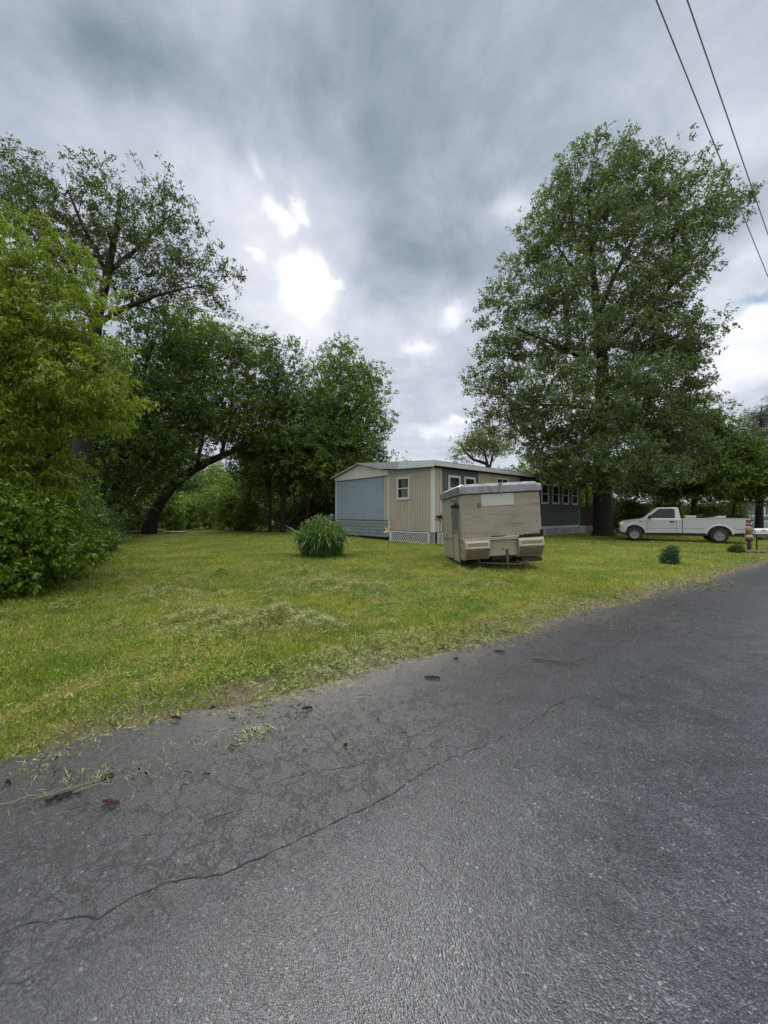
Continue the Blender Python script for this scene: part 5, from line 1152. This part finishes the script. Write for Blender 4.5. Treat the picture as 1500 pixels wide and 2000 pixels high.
# day lily clump
LC = gnd(628, 1086); LY = empty('lily_clump', (LC.x, LC.y, gz(LC.x, LC.y)), 0, 'big clump of strap leaved lilies with a few orange and pink flowers', 'plant')
LY.scale = (.76, .76, 1.08)
def straps(n, R0, hgt, seed, w=.034):
    r = np.random.default_rng(seed); a = r.random(n) * 6.283; rad = R0 * np.sqrt(r.random(n)); bx = rad * np.cos(a) * 1.1; by = rad * np.sin(a)
    az = a + r.normal(0, .7, n); Ln = hgt * (.75 + .6 * r.random(n)); seg = 7; t = np.linspace(0, 1, seg)[None, :]
    out = (.10 + .55 * r.random(n))[:, None]; bend = (1.0 + 1.1 * r.random(n))[:, None]
    hx = Ln[:, None] * (out * t + out * .55 * t ** 2); hz = Ln[:, None] * (t * 1.08 - .42 * bend * t ** 2.8 * (.35 + out))
    X = bx[:, None] + np.cos(az)[:, None] * hx; Y = by[:, None] + np.sin(az)[:, None] * hx; Z = np.maximum(hz, .02)
    ww = w * (.6 + .7 * r.random(n))[:, None] * np.sin(np.pi * (.12 + .86 * t)) ** .7 / 2; tw = az + np.pi / 2 + r.normal(0, .35, n)
    lx, ly = np.cos(tw)[:, None] * ww, np.sin(tw)[:, None] * ww
    V = np.stack([np.stack([X - lx, Y - ly, Z], 2), np.stack([X + lx, Y + ly, Z], 2)], 2).reshape(-1, 3)
    q = []; base = (np.arange(n) * seg * 2)[:, None]
    for s in range(seg - 1): q.append(np.stack([base[:, 0] + 2 * s, base[:, 0] + 2 * s + 1, base[:, 0] + 2 * s + 3, base[:, 0] + 2 * s + 2], 1))
    return V, np.concatenate(q)
V, F = straps(1900, .68, 1.22, 3, .046); o = np_mesh('leaves', V, 4, F, leafmat('lily_leaf', (.055, .12, .02), (.13, .22, .06), trans=.25, rough=.3, spec=.6, pscale=4, var=.6), LY)
V, F = straps(900, .95, .62, 4, .018); o = np_mesh('low_leaves', V, 4, F, MATS['lily_leaf'], LY)
rs_ = np.random.default_rng(12); q_ = nrm(rs_.normal(0, 1, (170, 3))); q_[:, 2] = np.abs(q_[:, 2]); q_ = q_ * np.array([.95, .95, .75]) * (.75 + .3 * rs_.random((170, 1))) + np.array([0, 0, .45])
V, F = leaves(q_, nrm(q_), rs_, 14, .10, .19, .26, .5, 3); np_mesh('upper_leaves', V, 4, F, leafmat('broad_leaf', (.08, .15, .04), (.17, .25, .10), trans=.25, var=.5, spec=.5), LY)
rr = random.Random(5); fo = pm('petal_orange', (.55, .20, .10), .6); fp = pm('petal_pink', (.55, .35, .42), .6); sm = MATS['tall_grass']
for k, (x, y, z, mt) in enumerate([(-.74, -.1, 1.18, fo), (-.64, .1, 1.24, fo), (-.1, .0, 1.34, fp), (.15, .1, 1.33, fp), (.25, -.5, 1.02, fp), (.33, -.5, .98, fp), (-.35, .2, 1.36, fp), (.55, -.2, 1.15, fo)]):
    m = MB(); m.tube([(x * .5, y * .5, .1), (x * .85, y * .85, z * .7), (x, y, z)], .006, 4)
    s_o = m.build('flower_stem', MATS['tall_grass'], LY); m = MB()
    for j in range(6):
        a = j * math.pi / 3; c = Vector((x, y, z)); d = Vector((math.cos(a), math.sin(a), .7)); e = Vector((-math.sin(a), math.cos(a), 0))
        m.add([c, c + d * .04 + e * .018, c + d * .085, c + d * .04 - e * .018], [(0, 1, 2, 3)])
    m.build('flower', mt, s_o)
# pinwheel on a stake by the lattice
pw_ = gnd(759, 1072); PW = empty('pinwheel', (pw_.x, pw_.y, 0), 0, 'white and orange garden pinwheel on a thin stake by the lattice', 'pinwheel')
MB().tube([(0, 0, -.05), (0, 0, .92)], .010, 6).build('stake', stl, PW)
o_ = pm('vane_orange', (.55, .22, .09), .5)
for j in range(6):
    a = j * math.pi / 3 + .3; u = Vector((math.cos(a), 0, math.sin(a))); v = Vector((-math.sin(a), -.35, math.cos(a))); c = Vector((0, -.03, .84))
    MB().add([c, c + u * .10 + v * .055, c + u * .25 + v * .02, c + u * .16 - v * .02, c + Vector((0, .012, 0)), c + u * .10 + v * .055 + Vector((0, .012, 0)), c + u * .25 + v * .02 + Vector((0, .012, 0)), c + u * .16 - v * .02 + Vector((0, .012, 0))], [(0, 1, 2, 3), (7, 6, 5, 4), (0, 4, 5, 1), (1, 5, 6, 2), (2, 6, 7, 3), (3, 7, 4, 0)]).build('vane', (wt_ if j % 2 else o_), PW)
# hanging flower hook by the long wall, left of the camper
hk = Vector((2.72, 18.6, 0)); HK = empty('plant_hook', hk, 0, 'thin black garden hook with dark dried flowers between home corner and camper', 'garden ornament')
MB().tube([(0, 0, 0), (0, 0, 1.35), (.04, 0, 1.5), (.14, 0, 1.52), (.2, 0, 1.42)], .012, 6).build('hook', bk, HK)
MB().tube([(0, 0, 1.5), (-.1, 0, 1.3), (0, 0, 1.1), (.1, 0, 1.42)], .012, 5).build('flower_stalk', stl, HK)
V, F = leaves(np.array([[.0, 0, 1.45], [-.04, 0, 1.36], [.03, 0, 1.28], [.05, 0, 1.40]]), np.array([[0, 0, 1.]] * 4), np.random.default_rng(3), 60, .08, .08, .5)
np_mesh('dried_flowers', V, 4, F, leafmat('dried', (.03, .03, .02), (.06, .05, .03)), HK)

# ------------------------------------------------------------------ power lines, poles out of the frame at both ends
wm = pm('wire_grey', (.22, .225, .24), .5, .1, 2)
wd = Vector((.782, .623, 0)); HZ = 8.1
def wire(p0, label, sag):
    base = Vector(p0); m = MB(); pts = []
    for i in range(61):
        t = -14 + i * (62 / 60); q = base + wd * t; u = (t + 14) / 62; q.z = HZ - sag * 4 * u * (1 - u) + sag * .75; pts.append(q)
    m.tube(pts, .0085, 6); o = m.build('power_line', wm, None, smooth=True); tag(o, label, 'power line', 'overhead power lines'); return pts
PTS1 = wire((3.47 + .0, 4.86, 0), 'thicker left overhead wire crossing the top right sky', .35)
PTS2 = wire((3.47 + .42, 4.86 + .02, 0), 'right overhead wire nearest the frame edge', .30)
for i, k in enumerate((0, -1)):
    p = (PTS1[k] + PTS2[k]) / 2; U = empty('utility_pole', (p.x, p.y, 0), math.atan2(wd.y, wd.x), ['wooden utility pole behind the photographer', 'wooden utility pole far along the wires'][i], 'utility pole', 'utility poles')
    MB().tube([(0, 0, -.3), (0, 0, 8.8)], [.16, .11], 14).build('pole', bark, U, smooth=True); MB().box(-.06, .06, -.9, .9, p.z - .14, p.z - .02).build('crossarm', bark, U)

# ------------------------------------------------------------------ debris on the road
bkm = pm('bark_chip', (.028, .020, .015), .9, .4, 20, bump=.5, bscale=60); bkr = pm('bark_reddish', (.050, .028, .022), .9, .4, 20, bump=.5, bscale=60); tw_ = pm('twig', (.045, .038, .03), .9, .3, 20); str_ = pm('straw', (.20, .20, .09), .8, .3, 20)
def chip(px, py, L_, w, ang, mt, label, seed, name='bark_chip'):
    w *= .62; p = gnd(px, py); r = random.Random(seed); m = MB(); n = 9; vs = []
    for i in range(n):
        t = i / (n - 1) - .5; ww = w * (1 - (2 * t) ** 4 * .7) * r.uniform(.45, 1.25); zc_ = .006 + .01 * math.cos(t * 3)
        cy = r.uniform(-.35, .35) * w + math.sin(t * 4 + seed) * w * .4
        vs += [(t * L_, cy - ww / 2, .0 + r.uniform(0, .003)), (t * L_, cy + r.uniform(-.2, .2) * ww, zc_ + .010), (t * L_, cy + ww / 2, .0 + r.uniform(0, .003)), (t * L_, cy, .001)]
    fs = [(4 * i + j, 4 * i + (j + 1) % 4, 4 * i + 4 + (j + 1) % 4, 4 * i + 4 + j) for i in range(n - 1) for j in range(4)] + [(0, 1, 2, 3), (4 * n - 1, 4 * n - 2, 4 * n - 3, 4 * n - 4)]
    m.add(vs, fs); o = m.build(name, mt, None); o.location = (p.x, p.y, .003); o.rotation_euler = (0, 0, R(ang)); tag(o, label, 'bark chip', 'bark chips on the road'); return o
def stick(px, py, L_, ang, r0, mt, label, seed, name='twig', cat='twig'):
    p = gnd(px, py); r = random.Random(seed); pts = [(t * L_, r.uniform(-.04, .04) * L_, .010 + r.uniform(0, .004)) for t in np.linspace(-.5, .5, 6)]
    o = MB().tube(pts, [r0, r0 * .95, r0 * .85, r0 * .75, r0 * .6, r0 * .4], 6).build(name, mt, None, smooth=True); o.location = (p.x, p.y, .005); o.rotation_euler = (0, 0, R(ang)); tag(o, label, cat, 'sticks on the road'); return o
chip(844, 1325, .15, .035, -12, bkm, 'dark bark strip alone on the road below the camper', 1)
chip(345, 1404, .09, .035, -10, bkm, 'dark bark piece on the road close to the verge', 2); chip(415, 1384, .05, .03, 70, bkm, 'short upright looking bark piece at the verge edge', 3)
chip(218, 1569, .095, .022, -2, bkr, 'reddish bark strip at the lower left of the road', 4); chip(865, 1268, .05, .02, 10, bkr, 'small reddish bark bit near the grass litter', 5)
chip(975, 1274, .12, .02, -20, bkm, 'thin bark sliver left of the straight stick', 6); chip(120, 1558, .13, .035, 25, bkm, 'muddy bark lump beside the grass wisp, lower left', 7)
chip(212, 1519, .07, .04, 15, bkm, 'crumbly dark bark piece at the tip of the grass wisp', 8); chip(18, 1530, .03, .02, 15, bkm, 'tiny dark chip at the left edge of the road', 9); chip(600, 1385, .08, .012, 20, bkm, 'thin splinter of bark in the middle of the near road', 10)
chip(675, 1457, .025, .02, 0, bkm, 'tiny dark pebble like chip on the cracked asphalt', 11); chip(890, 1288, .05, .018, 5, bkm, 'small dark chip right of the grass litter', 12)
stick(1084, 1294, .46, -19, .007, tw_, 'long straight dark stick on the road', 21); stick(155, 1580, .10, 28, .003, tw_, 'thin curved twig next to the reddish bark strip', 22); stick(1048, 1277, .15, -20, .005, tw_, 'short stick just beyond the long straight stick', 23)
stick(735, 1302, .10, 10, .004, tw_, 'short pale twig near the verge litter', 24); stick(638, 1318, .09, -5, .004, tw_, 'pale splinter at the verge, left of the pale twig', 25); stick(710, 1360, .09, 15, .003, tw_, 'thin splinter nearer the camera than the bark strip', 26)
for i, (px, py, L_, a, lab) in enumerate([(70, 1558, .34, 24, 'long green stalk lying at the lower left of the road'), (150, 1540, .36, 30, 'long straw stalk running into the bark lump'), (228, 1462, .13, 75, 'thin upright looking stem on the road left part'), (305, 1436, .10, 0, 'short straw stalk on the road below the verge'),
    (310, 1513, .10, 62, 'short green stalk pair on the road'), (170, 1505, .06, 5, 'small straw bit above the bark lump'), (378, 1445, .06, 60, 'tiny straw bit on the road'), (190, 1535, .22, 40, 'green stem bent over the bark lump'), (97, 1478, .12, -60, 'stalk sticking out of the verge toward the road')]):
    stick(px, py, L_, a, .0019, str_, lab, 40 + i, 'grass_stalk', 'grass stalk')
# wisps of cut grass on the asphalt
def wisp(spots, seed):
    r = np.random.default_rng(seed); Vs = []
    for (px, py, rx, ry, n) in spots:
        c = gnd(px, py); x = c.x + r.normal(0, rx, n); y = c.y + r.normal(0, ry, n); a = r.random(n) * 6.28; L_ = .02 + .05 * r.random(n); w = .0022; z = .008 + .012 * r.random(n)
        dx, dy = np.cos(a) * L_, np.sin(a) * L_; nx, ny = -np.sin(a) * w / 2, np.cos(a) * w / 2; b = r.normal(0, .012, n)
        Vs.append(np.stack([np.stack([x + nx, y + ny, z], 1), np.stack([x - nx, y - ny, z], 1), np.stack([x + dx / 2 - nx + b, y + dy / 2 - ny - b, z + .008], 1), np.stack([x + dx, y + dy, z - .004], 1), np.stack([x + dx / 2 + nx + b, y + dy / 2 + ny - b, z + .008], 1)], 1).reshape(-1, 3))
    V = np.concatenate(Vs); return V, np.arange(len(V)).reshape(-1, 5)
V, I = wisp([(490, 1433, .06, .04, 90), (520, 1425, .10, .03, 60), (440, 1450, .10, .05, 50), (170, 1525, .07, .03, 45), (200, 1510, .05, .04, 35), (80, 1500, .10, .08, 60), (290, 1490, .12, .1, 50), (465, 1396, .08, .03, 40), (830, 1262, .30, .05, 500), (900, 1248, .35, .06, 600), (760, 1275, .2, .05, 250), (1330, 1150, .6, .25, 900), (1390, 1140, .4, .2, 700), (1100, 1200, .8, .3, 500), (980, 1235, .3, .12, 400), (650, 1310, .2, .08, 200)], 6)
tag(np_mesh('grass_clippings', V, 5, I, cm), 'scattered wisps of cut grass on the asphalt', 'grass clippings', kind='stuff')
